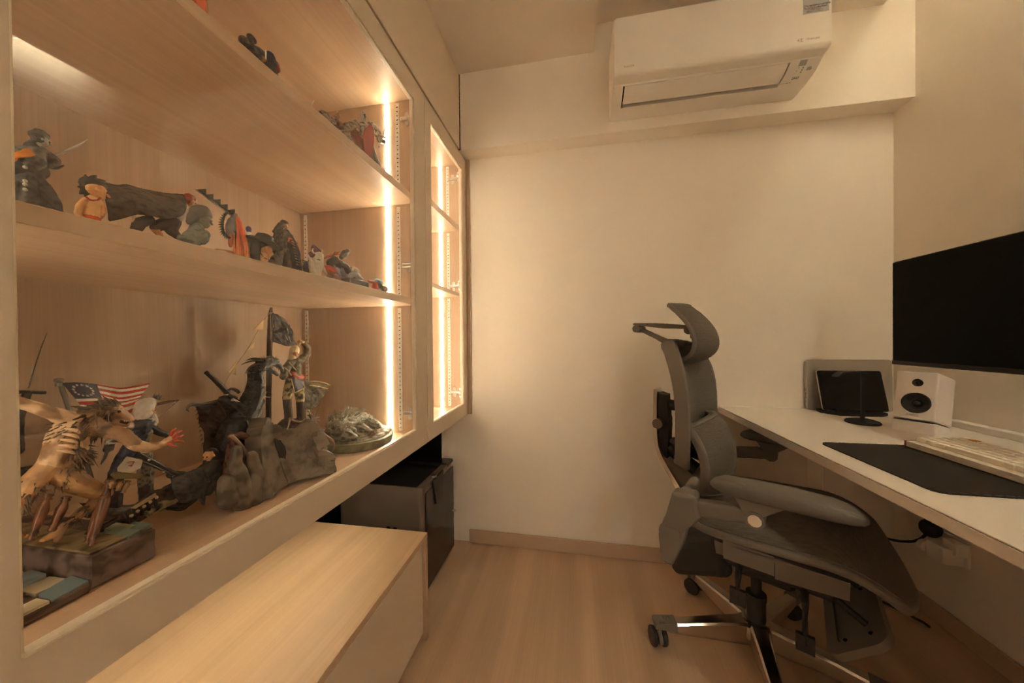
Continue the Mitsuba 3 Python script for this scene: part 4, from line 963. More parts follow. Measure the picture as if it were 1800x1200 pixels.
# -- dark plaque
X = -.66
k = thing('plaque_figurine', 'dark rounded tablet figurine with a pale relief mound', 'figurine')
Rp = rz(30) @ ry(-14)
pc_ = at(624, 483, X=X)
paint(k + '__tablet', xf(rbox(.008, .046, .036, .0038), Rp, pc_ + [-.008, 0, .003]), S(44, 38, 36), .1)
m, c = chains(X + .004, [(S(150, 150, 165), (612, 488, 4), (622, 480, 6), (634, 490, 4)), (S(190, 180, 150), (619, 474, 3), (622, 470, 2), (626, 473, 3), (630, 478, 3))], .002, 3)
add(k + '__relief', m, 'mat_paint', True, color=tint(m, c))
paint(k + '__base', cbox(X - .018, X + .018, at(606, 500, X=X)[1], at(640, 500, X=X)[1], ZS2 + .0004, pc_[2] - .016, .002), S(40, 36, 36))
# -- red figure in a blue ring
X = -.655
k = thing('ring_figurine', 'small red and dark figurine inside a bright blue ring', 'figurine')
rc = pt(X, (664, 502, 0))
rg = tube([rc + np.array([.004 * math.sin(a * 2), .0165 * math.cos(a), .0185 * math.sin(a)]) for a in np.linspace(0, 2 * np.pi, 40)], .0042, 10)
paint(k + '__ring', rg, S(86, 190, 214), .25, 160, 'mat_paint_gloss', True)
body(k + '__body', X, [(S(186, 52, 40), (660, 497, 4), (659, 506, 6), (660, 518, 5)), (S(160, 50, 40), (648, 494, 2.5), (657, 496, 3)), (S(60, 54, 50), (664, 497, 4), (669, 504, 4)), (S(96, 60, 54), (674, 507, 5), (677, 508, 5)), (S(150, 50, 40), (644, 503, 3), (638, 505, 2))], .002, 3)
paint(k + '__base', cbox(X - .02, X + .02, at(640, 520, X=X)[1], at(682, 525, X=X)[1], ZS2 + .0004, ZS2 + .006, .002), S(120, 60, 50))
# ------------------------------------------------------------------ top shelf
FLOOR_Z = ZS1
X = -.66
k = thing('knight_figurine', 'silver helmeted knight figurine with a red shield on the top shelf', 'figurine')
SV, GD = S(176, 166, 152), S(140, 122, 92)
body(k + '__body', X, [(SV, (638, 222, 8), (640, 238, 9), (644, 254, 8)), (GD, (622, 218, 8), (610, 223, 8)), (SV, (652, 220, 7), (663, 232, 6.5), (667, 246, 5)), (S(70, 66, 62), (667, 246, 5), (674, 249, 4)), (S(140, 44, 34), (624, 236, 8), (632, 252, 8)), (GD, (610, 225, 6), (606, 236, 5), (614, 244, 5)), (S(88, 84, 80), (650, 258, 7), (657, 276, 6), (667, 300, 5)), (S(88, 84, 80), (640, 260, 7), (640, 300, 6)), (S(120, 46, 36), (632, 256, 7), (636, 290, 7))], .0034, 4, (.0008, 240), dark=S(86, 76, 64), mat='mat_paint_gloss')
hp = pt(X, (637, 205, 0))
paint(k + '__helmet', xf(lathe([(.0005, .021), (.002, .020), (.0022, .0165), (.006, .012), (.0105, .004), (.011, -.006), (.010, -.012), (.0005, -.012)], 28), ry(6), hp), SV, .15, 200, 'mat_paint_gloss')
paint(k + '__visor', cat(cbox(hp[0] + .0085, hp[0] + .0115, hp[1] - .008, hp[1] + .004, hp[2] - .0015, hp[2] + .0008, .0004), cbox(hp[0] + .0095, hp[0] + .0118, hp[1] - .0035, hp[1] - .0015, hp[2] - .010, hp[2] + .006, .0004)), S(30, 28, 26), 0)
sh = [(651, 216), (656, 228), (656, 252), (650, 286), (640, 268), (637, 244), (641, 226)]
a = [at(x, y, X=X + .022) for x, y in sh]; cc = np.mean(a, 0) + [.008, 0, 0]
paint(k + '__shield', hull(np.array([q + [d, 0, 0] for q in a for d in (0, .003)] + [cc])), S(146, 44, 34), .12)
ptube(k + '__sword', X + .01, [(668, 251, 1.2), (672, 240, 1.0), (678, 218, .9), (684, 195, .3)], S(150, 140, 130), None, 6, .5)
paint(k + '__hilt', cat(tube([pt(X + .01, (665, 238, 0)), pt(X + .01, (679, 242, 0))], .0018, 8), ball(pt(X + .01, (666, 258, 0)), .0028, 1)), S(120, 100, 70))
disc_base(k + '__base', X, 654, 310, ZS1, .026, .005, S(60, 52, 46))
X = -.665
k = thing('crouching_figurine', 'crouching horned figurine beside the knight on the top shelf', 'figurine')
body(k + '__body', X, [(S(150, 132, 118), (566, 200, 6), (574, 206, 7), (582, 216, 9)), (S(140, 96, 78), (584, 212, 5), (592, 206, 4), (595, 201, 3)), (S(120, 76, 60), (592, 214, 5), (598, 222, 6)), (S(80, 60, 52), (585, 226, 10), (590, 250, 12)), (S(80, 60, 52), (596, 236, 6), (598, 258, 7))], .0032, 3, (.001, 240), dark=S(70, 56, 50))
paint(k + '__horn', tube([pt(X, (594, 203, 0)), pt(X, (592, 198, 0)), pt(X, (595, 195, 0))], [.0026, .002, .0004], 8, 10), S(190, 170, 140))
paint(k + '__spear', tube([pt(X - .02, (545, 195, 0)), pt(X - .02, (548, 182, 0)), pt(X - .02, (552, 176, 0))], [.0016, .0018, .0003], 6), S(200, 195, 185))
paint(k + '__spear_shaft', tube([pt(X - .02, (545, 195, 0)), pt(X - .015, (560, 240, 0))], .0015, 6), S(90, 70, 50))
disc_base(k + '__base', X, 588, 284, ZS1, .024, .005, S(60, 50, 44))
X = -.67
k = thing('warrior_figurine', 'dark grey warrior figurine with a blue cloak on the top shelf', 'figurine')
body(k + '__body', X, [(S(62, 62, 64), (428, 72, 8), (438, 80, 9), (448, 96, 10)), (S(62, 62, 64), (440, 66, 6), (446, 72, 5)), (S(70, 68, 66), (450, 88, 7), (462, 96, 6)), (S(140, 110, 50), (455, 100, 6), (466, 106, 4)), (S(60, 58, 60), (440, 104, 14), (446, 150, 16))], .004, 3, (.001, 200), dark=S(36, 36, 38))
body(k + '__cloak', X, [(S(38, 42, 74), (474, 99, 8), (478, 110, 8)), (S(120, 36, 34), (483, 112, 6), (486, 122, 6)), (S(50, 46, 60), (474, 122, 12), (474, 160, 14))], .0035, 3)
face(k + '__head', X, (441, 68, 6.5), S(92, 88, 84), 1)
paint(k + '__feathers', spikes([(pt(X, (452 + 2.5 * i, 94 + i, 0)), pt(X + .004, (454 + 2.6 * i, 78 + 2.2 * i, 0)), .0013) for i in range(6)]), S(150, 140, 120))
paint(k + '__blade', hull(np.array([pt(X + .012, q) + [d, 0, 0] for q in ((465.6, 88, 0), (467.6, 88, 0), (467.8, 104, 0), (465.8, 104, 0)) for d in (0, .0012)])), S(225, 222, 216), 0)
disc_base(k + '__base', X, 458, 178, ZS1, .04, .005, S(50, 46, 46))
X = -.66
k = thing('fire_figurine', 'orange and red figurine with a gilded post at the top edge of the picture', 'figurine')
body(k + '__body', X, [(S(206, 96, 60), (352, -6, 8), (346, -30, 10), (350, 40, 12)), (S(180, 60, 40), (340, -8, 7), (336, 30, 9))], .004, 3, (.0016, 220))
ptube(k + '__post', X, [(362, 60, 3), (362, 18, 3), (361, -20, 3), (361, -50, 3)], S(170, 140, 70), None, 8)
disc_base(k + '__base', X, 352, 64, ZS1, .034, .006, S(70, 50, 40))
# ------------------------------------------------------------------ the large statues on the cabinet floor
FLOOR_Z = ZS0
# -- beast lunging over a fallen man, on a tiled stone base
X = -.755
k = thing('beast_statue', 'large statue of a furry beast lunging over a fallen man on a tiled stone base', 'statue')
STN = S(112, 96, 92)
def rough_box(x0, x1, y0, y1, z0, z1, amp=.0012, n=.008):
    m = tm(mf(cbox(x0, x1, y0, y1, z0, z1, .002)).refine_to_length(n)); return disp(m, amp, 90)
b1 = paint(k + '__base', rough_box(-.955, -.680, .352, .428, ZS0 + .0015, .750), STN, .25, 60, dark=S(74, 60, 54), smooth=False)
tag(b1, 'purplish stone block')
b2 = paint(k + '__lower_slab', rough_box(-.915, -.676, .212, .351, ZS0 + .0015, .7135), S(92, 76, 68), .25, 60, dark=S(60, 48, 42), smooth=False)
paint(b1 + '__plank', rough_box(-.95, -.684, .353, .395, .7505, .7545, .0008), S(128, 112, 82), .3, 120, dark=S(84, 72, 52))
rng = np.random.default_rng(11)
for i in range(6):
    for j in range(4):
        x0, y0 = -.712 - .040 * i + .012 * (j % 2), .316 - .034 * j
        if rng.random() < .12: continue
        c = S(206, 194, 166) if (i + j) % 2 else S(112, 132, 138)
        q = np.array([(x0, y0), (x0 + .038, y0), (x0 + .038, y0 + .032), (x0, y0 + .032)]) + rng.normal(0, .0022, (4, 2))
        q[:, 0] = np.minimum(q[:, 0], -.678); q[:, 1] = np.minimum(q[:, 1], .3495)
        t = rng.normal(0, .05, 2); top = .7175 + .002 * rng.random()
        m = hull(np.array([(a, b, z + t[0] * (a - x0) + t[1] * (b - y0)) for a, b in q for z in (.7128, top)]))
        paint(b2 + '__tile', m, c, .12, 200, dark=S(120, 104, 84))
for i in range(3):
    y = .30 - .035 * i
    paint(b2 + '__splinter', hull(np.array([(x, y + d + .10 * (x + .75), z) for x in (-.80, -.715) for d in (0, .007) for z in (.719, .725)])), S(84, 62, 44), .3, 120, dark=S(50, 36, 26))
for i, (y, xo) in enumerate(((.402, 0), (.412, -.02), (.420, .008))):
    m = hull(np.array([(-.70 + xo + a, y + b, z + .2 * b) for a in (-.03, .02 - .006 * i) for b in (-.008, .006) for z in (.7505, .7555)]))
    paint(b1 + '__tile', m, S(150, 150, 118) if i % 2 else S(104, 116, 104), .2, 160, dark=S(80, 74, 56))
SKN, FUR, TAN, DRK = S(216, 184, 148), S(100, 80, 62), S(190, 148, 104), S(96, 70, 52)
bt = body(k + '__beast', X, [
    (SKN, (128, 745, 20), (112, 768, 21), (98, 795, 17), (86, 818, 16)), (SKN, (128, 745, 20), (138, 790, 13), (112, 820, 14)),
    (SKN, (10, 698, 10, .01), (30, 706, 9.5, .01), (62, 716, 10, .01), (92, 726, 11, .01), (120, 736, 14)),
    (FUR, (150, 740, 20), (168, 752, 16, .01), (192, 757, 12, .02)), (S(150, 116, 88), (192, 757, 12, .02), (216, 763, 11, .03), (236, 780, 10, .04)), (SKN, (236, 781, 10, .04), (258, 787, 9, .04), (284, 781, 5.5, .045)),
    (FUR, (150, 735, 18), (172, 722, 15), (190, 720, 15)), (S(178, 138, 100), (196, 722, 14), (208, 728, 12), (222, 735, 8), (230, 738, 5)), (S(178, 138, 100), (206, 738, 9), (222, 746, 5)),
    (TAN, (84, 820, 16), (62, 842, 17), (44, 866, 14)), (S(170, 116, 76), (44, 866, 14), (30, 892, 10), (18, 925, 8)), (S(170, 116, 76), (18, 925, 8), (22, 938, 7), (40, 941, 4)),
    (TAN, (98, 826, 16), (128, 846, 18), (165, 862, 14), (184, 866, 11)), (S(150, 106, 72), (184, 866, 11), (158, 890, 9), (122, 916, 7)), (S(190, 146, 98), (122, 916, 7), (104, 934, 7), (86, 944, 6), (76, 949, 4)), (S(150, 106, 72), (104, 936, 6), (100, 948, 5))],
    .0036, 5, (.0012, 190), .35, 60, dark=S(168, 130, 98))
# ribs, claws, teeth, hands
paint(bt + '__ribs', cat(*[tube([pt(X, (94 - 3 * i, 752 + 9.5 * i, 0)) + [.020, 0, 0], pt(X, (108 - 2 * i, 754 + 9.5 * i, 0)) + [.0245, 0, 0], pt(X, (122 - 2 * i, 760 + 9 * i, 0)) + [.021, 0, 0]], [.0012, .0026, .0012], 6, 10) for i in range(5)]), S(222, 190, 154), .1, smooth=True)
XH = X + .045
fg = [(SKN, (286, 780, 5.5), (298, 773, 6.5), (304, 771, 6))] + [(S(196, 90, 66), a, b, c) for a, b, c in (((299, 768, 2.6), (301, 760, 2.3), (307, 754, 1.8)), ((305, 767, 2.6, .006), (311, 760, 2.3, .006), (318, 757, 1.8, .004)), ((307, 771, 2.6, .010), (315, 767, 2.3, .010), (321, 764, 1.7, .006)), ((306, 775, 2.5, .012), (313, 775, 2.2, .012), (320, 775, 1.6, .008)), ((297, 778, 2.6, .012), (302, 784, 2.2, .014), (310, 784, 1.6, .012)))]
body(bt + '__hand', XH, fg, .002, 3, None, .2, 240)
paint(bt + '__claws', spikes([(pt(XH, (a, b, 0, dx)), pt(XH, (c, d, 0, dx)), .0016) for a, b, c, d, dx in ((307, 754, 312, 752, 0), (318, 757, 323, 758, .004), (321, 764, 325, 766, .006), (320, 775, 325, 777, .008), (310, 784, 315, 786, .012))] + [(pt(X, (40 + 4 * i, 940, 0, .006 * i - .006)), pt(X, (50 + 4 * i, 946, 0, .006 * i - .006)), .002) for i in range(3)] + [(pt(X, (77, 948 + i, 0, .008 * i - .008)), pt(X, (68, 952, 0, .008 * i - .008)), .002) for i in range(3)]), S(196, 150, 96))
hair = []
def tufts(nodes, n, ln, seed, dirp):
    r = np.random.default_rng(seed); out = []
    for i in range(n):
        a = nodes[r.integers(len(nodes))]; c = pt(X, a); R = rad(X, a)
        d = r.normal(size=3); d[0] = abs(d[0]); d /= np.linalg.norm(d)
        b = c + d * R * .9; e = at(a[0] + dirp[0], a[1] + dirp[1], X=X) - at(a[0], a[1], X=X); e /= np.linalg.norm(e)
        t = d * .55 + e * .9 + r.normal(size=3) * .25
        out.append((b, b + t / np.linalg.norm(t) * ln * (.6 + .8 * r.random()), .0024))
    return out
hair += tufts([(150, 735, 20), (140, 745, 18), (160, 750, 15), (172, 725, 15), (128, 755, 16)], 190, .020, 1, (-14, 10))
hair += tufts([(190, 716, 13), (180, 718, 15), (200, 716, 9)], 90, .014, 2, (-14, -1))
hair += tufts([(132, 790, 12), (142, 800, 11), (122, 812, 11), (112, 828, 12)], 110, .018, 3, (2, 14))
hair += tufts([(58, 850, 12), (44, 868, 12), (34, 888, 9)], 70, .013, 4, (-6, 12)) + tufts([(150, 893, 7), (130, 912, 6)], 40, .010, 5, (-12, 8))
m = spikes(hair, 4)
kf = add(bt + '__fur', m, 'mat_paint', False, color=tint(m, S(112, 88, 66), .5, 70, 8, S(66, 50, 38))); tag(kf, 'tufts of brown fur', kind='stuff')
paint(bt + '__ears', spikes([(pt(X + .008, (183, 712, 0)), pt(X + .012, (172, 702, 0)), .006), (pt(X - .012, (190, 710, 0)), pt(X - .016, (182, 701, 0)), .006)], 8), FUR)
paint(bt + '__mouth', hull(np.array([pt(X + d, q) for d in (-.006, .010) for q in ((212, 738, 0), (230, 741, 0), (222, 746, 0), (210, 742, 0))])), S(80, 26, 20))
paint(bt + '__teeth', spikes([(pt(X + d, (a, 739, 0)), pt(X + d, (a + .5, 744, 0)), .0012) for a in (218, 222, 226, 230) for d in (-.005, .0095)]), S(225, 214, 190))
paint(bt + '__eyes', ball(pt(X + .0135, (209, 723, 0)), .0022, 1), S(30, 20, 16), 0)
# overturned stool
XS = -.735
WD = S(116, 72, 48)
s0 = k + '__stool'
seat = hull(np.array([pt(XS + d, q) for d in (-.03, .02) for q in ((193, 834, 0), (200, 828, 0), (252, 833, 0), (250, 841, 0), (202, 842, 0))]))
paint(s0, seat, S(112, 98, 66), .25, 120, dark=S(70, 58, 40))
def turned(a, b, r):
    a, b = np.asarray(a), np.asarray(b); L = np.linalg.norm(b - a)
    pr = [(.0005, 0), (.8, 0), (1.0, .04), (.62, .08), (.95, .12), (.6, .16), (1.1, .35), (.95, .6), (.62, .8), (.9, .84), (.6, .88), (.85, .94), (.6, 1), (.0005, 1)]
    return lathe([(max(q * r, .0004), t * L) for q, t in pr], 14, a, tuple((b - a) / L))
for a, b in (((194, 842, 0, .0), (161, 962, 0, .03)), ((86, 868, 0, -.01), (54, 950, 0, .0)), ((118, 872, 0, -.01), (90, 934, 0, .0)), ((184, 870, 0, .01), (152, 958, 0, .01))):
    paint(s0 + '__leg', turned(pt(XS, a), pt(XS, b), .0062 if a[0] > 190 else .0056), WD, .25, 150, 'mat_paint_gloss', True, dark=S(70, 40, 26))
for a, b in (((199, 843, 0), (196, 858, 0)), ((211, 844, 0), (207, 862, 0)), ((225, 844, 0), (216, 866, 0))):
    paint(s0 + '__spindle', turned(pt(XS + .012, a), pt(XS + .012, b), .0042), S(150, 112, 74), .2, 150, 'mat_paint_gloss', True)
# fallen man
XM = -.755
CO, BR = S(52, 46, 44), S(72, 50, 38)
mn = body(k + '__fallen_man', XM, [(CO, (372, 818, 12), (352, 838, 16), (322, 856, 17), (298, 866, 15)), (CO, (376, 826, 9), (378, 846, 7), (366, 864, 7)), (CO, (345, 862, 14), (320, 884, 13), (300, 886, 9)),
    (S(150, 136, 102), (308, 872, 12), (280, 888, 11), (252, 902, 9)), (BR, (300, 866, 12), (272, 872, 11), (248, 890, 10)), (BR, (248, 892, 9.5), (212, 914, 9), (180, 930, 8)), (BR, (252, 903, 8.5), (226, 920, 8), (196, 938, 7)), (S(40, 32, 28), (180, 932, 8), (168, 928, 7), (150, 944, 5)), (S(40, 32, 28), (196, 938, 7), (178, 948, 6)),
    (S(60, 56, 52), (362, 826, 10), (330, 836, 7), (300, 834, 6))], .004, 4, (.001, 120), .2, 110, dark=S(34, 30, 28))
face(mn + '__head', XM, (367, 801, 10.5), S(214, 164, 118), -1)
body(mn + '__hair', XM, [(S(42, 32, 26), (374, 796, 8), (377, 804, 7)), (S(42, 32, 26), (362, 811, 4.5), (370, 813, 5)), (S(42, 32, 26), (368, 791, 5), (376, 792, 5))], .0025, 2)
cloth(mn + '__coat', XM + .018, [[(300, 842, 0), (325, 832, .008), (350, 828, .008), (366, 836, 0)], [(304, 862, .012), (328, 856, .016), (348, 856, .012), (362, 866, 0)], [(316, 884, .010), (332, 882, .014), (346, 876, .010), (356, 888, -.006)]], .004, S(66, 62, 60), 8, .005, 60, dark=S(40, 37, 36))
paint(mn + '__straps', cat(*[tube([pt(XM + .012, (266 - 12 * i, 866 + 9 * i, 0)), pt(XM + .017, (272 - 12 * i, 876 + 9 * i, 0)), pt(XM + .012, (274 - 12 * i, 888 + 8 * i, 0))], .0022, 6, 8) for i in range(5)]), S(40, 28, 22))
paint(mn + '__buckles', cat(*[ball(pt(XM + .0185, (275 - 11 * i, 874 + 8 * i, 0)), .0028, 1) for i in range(5)]), S(190, 176, 150), mat='mat_paint_gloss')
rf = paint(k + '__crossbow', cat(tube([pt(XM + .01, q) for q in ((242, 798, 0), (280, 818, 0), (318, 838, 0))], .0042, 8), tube([pt(XM + .016, q) for q in ((252, 812, 0), (290, 828, 0), (316, 842, 0))], .0018, 8)), S(62, 56, 52), .2, mat='mat_paint_gloss', smooth=True)
paint(rf + '__fittings', cat(*[ball(pt(XM + .0155, q), .0022, 1) for q in ((262, 808, 0), (288, 829, 0), (304, 836, 0))] + [cbox(*sum([[c - h, c + h] for c, h in zip(pt(XM + .014, (316, 841, 0)), (.003, .008, .003))], []), .001)]), S(200, 190, 170), mat='mat_paint_gloss')
paint(k + '__blade_fragment', hull(np.array([pt(XM + .022, q) + [d, 0, 0] for q in ((228, 893, 0), (272, 866, 0), (274, 872, 0), (236, 894, 0)) for d in (0, .002)])), S(160, 140, 108), .1)

# -- swordsman half hidden behind the frame
X = -.99
k = thing('sword_statue', 'dark statue holding an upright sword behind the beast at the left edge', 'statue')
ptube(k + '__blade', X, [(50, 682, 1.6), (62, 642, 1.5), (74, 606, 1.3), (83, 584, .5)], S(96, 96, 98), None, 8, .4, 'mat_paint_gloss')
paint(k + '__guard', xf(lathe([(.0005, -.003), (.020, -.003), (.0215, 0), (.020, .003), (.0005, .003)], 24), frame_to(pt(X, (62, 642, 0)) - pt(X, (48, 689, 0))), pt(X, (48, 689, 0))), S(38, 36, 38), .1)
paint(k + '__grip', tube([pt(X, (47, 692, 0)), pt(X, (42, 708, 0))], .006, 8), S(40, 32, 30))
body(k + '__body', X, [(S(44, 46, 54), (40, 706, 8), (22, 740, 12), (10, 790, 20)), (S(44, 46, 54), (4, 790, 14), (4, 840, 14), (2, 900, 14), (0, 985, 16)), (S(34, 36, 42), (14, 842, 12, .01), (40, 828, 8, .02), (56, 822, 5, .02))], .006, 4, (.0015, 80), dark=S(28, 28, 32))
disc_base(k + '__base', X, 2, 1000, ZS0, .04, .008, S(50, 46, 44))

# -- hooded archer with a flag
X = -.925
k = thing('flag_statue', 'statue of a white-hooded archer beside a star-ringed striped flag', 'statue')
HW = S(206, 198, 186)
bd = body(k + '__body', X, [(S(58, 62, 72), (246, 748, 15), (244, 764, 13), (240, 780, 12)), (S(110, 104, 72), (252, 762, 12), (246, 778, 11)), (HW, (262, 742, 8), (268, 746, 6)), (S(44, 46, 52), (262, 750, 7), (280, 760, 5.5), (297, 766, 4)), (HW, (228, 750, 9), (206, 770, 8), (194, 776, 7)), (S(52, 46, 44), (194, 778, 6), (188, 790, 5)), (S(54, 60, 84), (232, 784, 12), (216, 806, 11), (204, 830, 10)), (S(120, 112, 92), (246, 784, 12), (256, 810, 11), (256, 850, 10)), (S(60, 48, 40), (204, 830, 10), (200, 900, 10)), (S(60, 48, 40), (256, 850, 10), (258, 890, 9))], .0045, 4, (.001, 120), dark=S(40, 40, 44))
face(bd + '__head', X + .006, (262, 722, 9), S(206, 150, 108), .9)
body(bd + '__hood', X, [(HW, (254, 712, 13), (252, 724, 13), (248, 735, 9)), (HW, (262, 707, 9), (268, 711, 5)), (HW, (246, 742, 10), (258, 744, 8)), (HW, (270, 730, 3.5), (272, 742, 5))], .003, 4)
paint(k + '__bow', tube([pt(X - .01, q) for q in ((272, 711, 0), (296, 706, 0), (314, 703, 0))], [.0034, .003, .0012], 8), S(92, 58, 42))
paint(k + '__bowstring', tube([pt(X - .01, q) for q in ((314, 703, 0), (266, 745, 0))], .0007, 5), S(90, 76, 62))
paint(k + '__arrow_feathers', spikes([(pt(X - .014, (270 + 3 * i, 699 + i, 0)), pt(X - .016, (272 + 4 * i, 691 + (i % 2) * 3, 0)), .0028) for i in range(4)]), S(70, 66, 60))
paint(k + '__hatchet', cat(tube([pt(X + .01, q) for q in ((190, 788, 0), (184, 804, 0), (177, 816, 0))], [.003, .0026, .001], 8), hull(np.array([pt(X + .01, q) + [d, 0, 0] for q in ((184, 788, 0), (200, 783, 0), (198, 790, 0), (190, 794, 0)) for d in (0, .003)]))), S(70, 66, 66), .1, mat='mat_paint_gloss')
paint(k + '__parchment', hull(np.array([pt(X + .03, q) + [d, 0, 0] for q in ((206, 822, 0), (222, 802, 0), (250, 808, 0), (246, 822, 0), (224, 832, 0), (206, 830, 0)) for d in (0, .002)])), S(206, 192, 172), .12, 200)
paint(k + '__parchment_marks', cat(*[tube([pt(X + .0335, a), pt(X + .0335, b)], .0008, 5) for a, b in (((224, 812, 0), (236, 811, 0)), ((236, 811, 0), (230, 820, 0)), ((226, 818, 0), (232, 817, 0)))]), S(170, 44, 40), 0)
ptube(k + '__flagpole', X - .015, [(104, 668, 3.4), (118, 710, 3.2), (140, 775, 3.0), (160, 838, 3.0), (176, 890, 3.0)], S(98, 90, 80), None, 10, mat='mat_paint_gloss')
paint(k + '__flagpole_finial', cat(ball(pt(X - .015, (103, 668, 0)), .0062, 2, (1, 1, .7)), lathe([(.0005, 0), (.0045, 0), (.0045, .006), (.0005, .006)], 14, pt(X - .015, (103, 668, 0)) - [0, 0, .011])), S(120, 112, 100), mat='mat_paint_gloss')
NV, RD, WH = S(52, 48, 66), S(178, 50, 48), S(216, 204, 186)
def flag_col(u, v):
    st_i = np.floor(u * 13).astype(int)
    c = np.where((st_i % 2 == 0)[:, None], RD, WH)
    can = (v < .41) & (u < 7 / 13); c[can] = NV
    y0, x0 = u * .62, v
    for i in range(13):
        a = 2 * np.pi * i / 13; cu, cv = .268 + .165 * np.sin(a) , .215 + .118 * np.cos(a)
        du, dv = (u - cu) * .70, (v - cv) * 1.25
        r = np.hypot(du, dv); th = np.arctan2(dv, -du)
        lim = .026 * (.62 + .38 * np.cos(5 * th))
        c[can & (r < lim)] = WH
    return c
fl = X - .012
cloth(k + '__flag', fl, [[(109, 673, 0), (136, 672, .004), (168, 675, 0), (200, 680, -.004), (226, 680, .004), (263, 673, .002)], [(124, 691, 0), (146, 690, .004), (174, 692, 0), (202, 698, -.004), (222, 698, .004), (250, 692, .002)], [(139, 709, 0), (156, 709, .004), (181, 709, 0), (204, 714, -.004), (220, 714, .004), (238, 708, .002)], [(158, 738, 0), (170, 738, .004), (186, 738, 0), (204, 740, -.004), (214, 740, .004), (224, 738, .002)]], .0022, WH, 34, colfn=flag_col)
body(k + '__base', X, [(S(84, 74, 64), (190, 905, 16), (230, 905, 18), (262, 895, 16)), (S(84, 74, 64), (172, 890, 10), (160, 900, 10)), (S(84, 74, 64), (200, 935, 14), (250, 930, 14))], .008, 3, (.003, 60), dark=S(54, 46, 40))

# -- dragon on a carved rock wall
X = -.79
k = thing('dragon_statue', 'statue of a spiny black dragon perched on a carved grey rock wall', 'statue')
RK = S(112, 100, 86)
bots = [(468, 880), (486, 864), (500, 855), (514, 850), (528, 846), (542, 842), (556, 839), (568, 837), (580, 834.5), (592, 832)]
tops = [(444, 768), (456, 737), (469, 741), (484, 752), (500, 757), (520, 747), (538, 737), (555, 752), (568, 789), (587, 794)]
B_ = np.array([at(x, y, Z=ZS0 + .002) for x, y in bots]); B_[:, 0] -= .012
T_ = np.array([at(x, y, X=b[0] - .035 + (.03 if i > 7 else 0)) for i, ((x, y), b) in enumerate(zip(tops, B_))])
g = np.array([B_ * (1 - t) + T_ * t + np.array([.010 * (1 - t) ** 3 - .006 * math.sin(math.pi * t), 0, 0]) for t in np.linspace(0, 1, 6)])
gz = np.stack([nzoom(g[..., c], (46 / 6, 82 / 10), order=1, grid_mode=False) for c in range(3)], -1)
gz[..., 2] += (np.linspace(0, 1, 46) ** 3)[:, None] * .012 * (meshkit.fbm(np.stack([gz[0, :, 1] * 60, gz[0, :, 1] * 0, gz[0, :, 1] * 0], -1), 3, 3) - .5)[None, :] * 2
rk = disp(disp(sheet(gz, .034), .0045, 38, 2), .0012, 170, 5)
wl = paint(k + '__rock_wall', rk, RK, .3, 40, dark=S(88, 79, 68), smooth=False)
wz = gz.reshape(46, 82, 3)
wn_ = np.cross(np.gradient(wz, axis=0), np.gradient(wz, axis=1)); wn_ /= np.linalg.norm(wn_, axis=-1, keepdims=True); wn_ *= np.sign(wn_[..., :1])
from scipy.ndimage import map_coordinates
def on_wall(u, v, d=.0185): # u along the wall, v upwards
    q = np.array([[np.clip(v, 0, 1) * 45 + .01 * u], [np.clip(u, 0, 1) * 81 + .01 * v]])
    f = lambda A: np.array([map_coordinates(A[..., c], q, order=1, mode='nearest')[0] for c in range(3)])
    n = f(wn_); return f(wz) + n / np.linalg.norm(n) * d
cv = []
for u, v, r in ((.40, .62, .030), (.60, .62, .022), (.34, .38, .022), (.50, .36, .022), (.66, .36, .024), (.24, .50, .018)):
    cv.append(tube([on_wall(u + r * (1 - t * .75) * 1.5 * math.cos(t * 14), v + r * (1 - t * .75) * 2.6 * math.sin(t * 14)) for t in np.linspace(0, 1, 34)], .0011, 5))
paint(wl + '__carving', cat(*cv), RK * .95, .2, smooth=True)
paint(wl + '__claw_marks', cat(*[tube([on_wall(.235 + .014 * i, .74 - .03 * (i % 2), .019), on_wall(.225 + .02 * i, .58, .0195), on_wall(.25 + .016 * i, .42 + .03 * (i % 2), .019)], [.0015, .0046, .001], 6, 12) for i in range(6)]), S(40, 38, 38), .15, smooth=True)
body(k + '__rock_pillar', -.70, [(RK, (428, 886, 18), (420, 850, 17), (412, 815, 12), (416, 790, 8)), (RK, (460, 878, 16), (452, 838, 13), (442, 800, 9)), (RK, (400, 880, 16), (398, 845, 13)), (RK, (440, 892, 20), (440, 850, 18))], .005, 3, (.0048, 42), .3, 40, dark=S(88, 79, 68))
DK = S(46, 42, 42)
dg = body(k + '__dragon', X, [(DK, (416, 750, 24), (405, 790, 28), (410, 840, 28), (420, 880, 26)), (DK, (430, 760, 24), (470, 790, 22), (515, 790, 18), (532, 800, 15)), (DK, (500, 800, 22), (500, 850, 20)), (DK, (424, 735, 21), (438, 712, 18), (447, 690, 15), (450, 670, 12.5), (448, 655, 11), (458, 643, 10.5), (472, 637, 9), (484, 636, 7)), (DK, (484, 637, 6.5), (492, 645, 4.5), (496, 652, 3)), (DK, (470, 645, 6.5), (479, 652, 4), (487, 658, 2.5)), (DK, (424, 720, 14), (402, 706, 9), (392, 702, 7)), (DK, (440, 740, 14), (452, 720, 8), (460, 705, 5))], .0042, 4, (.0016, 160), .35, 120, dark=S(26, 24, 24))
sp_ = []
r = np.random.default_rng(21)
path = spline(np.array([(424, 738, 21), (438, 712, 18), (447, 690, 15), (450, 670, 12.5), (448, 655, 11), (458, 643, 10.5), (472, 637, 9), (482, 636, 7)], float), 40)
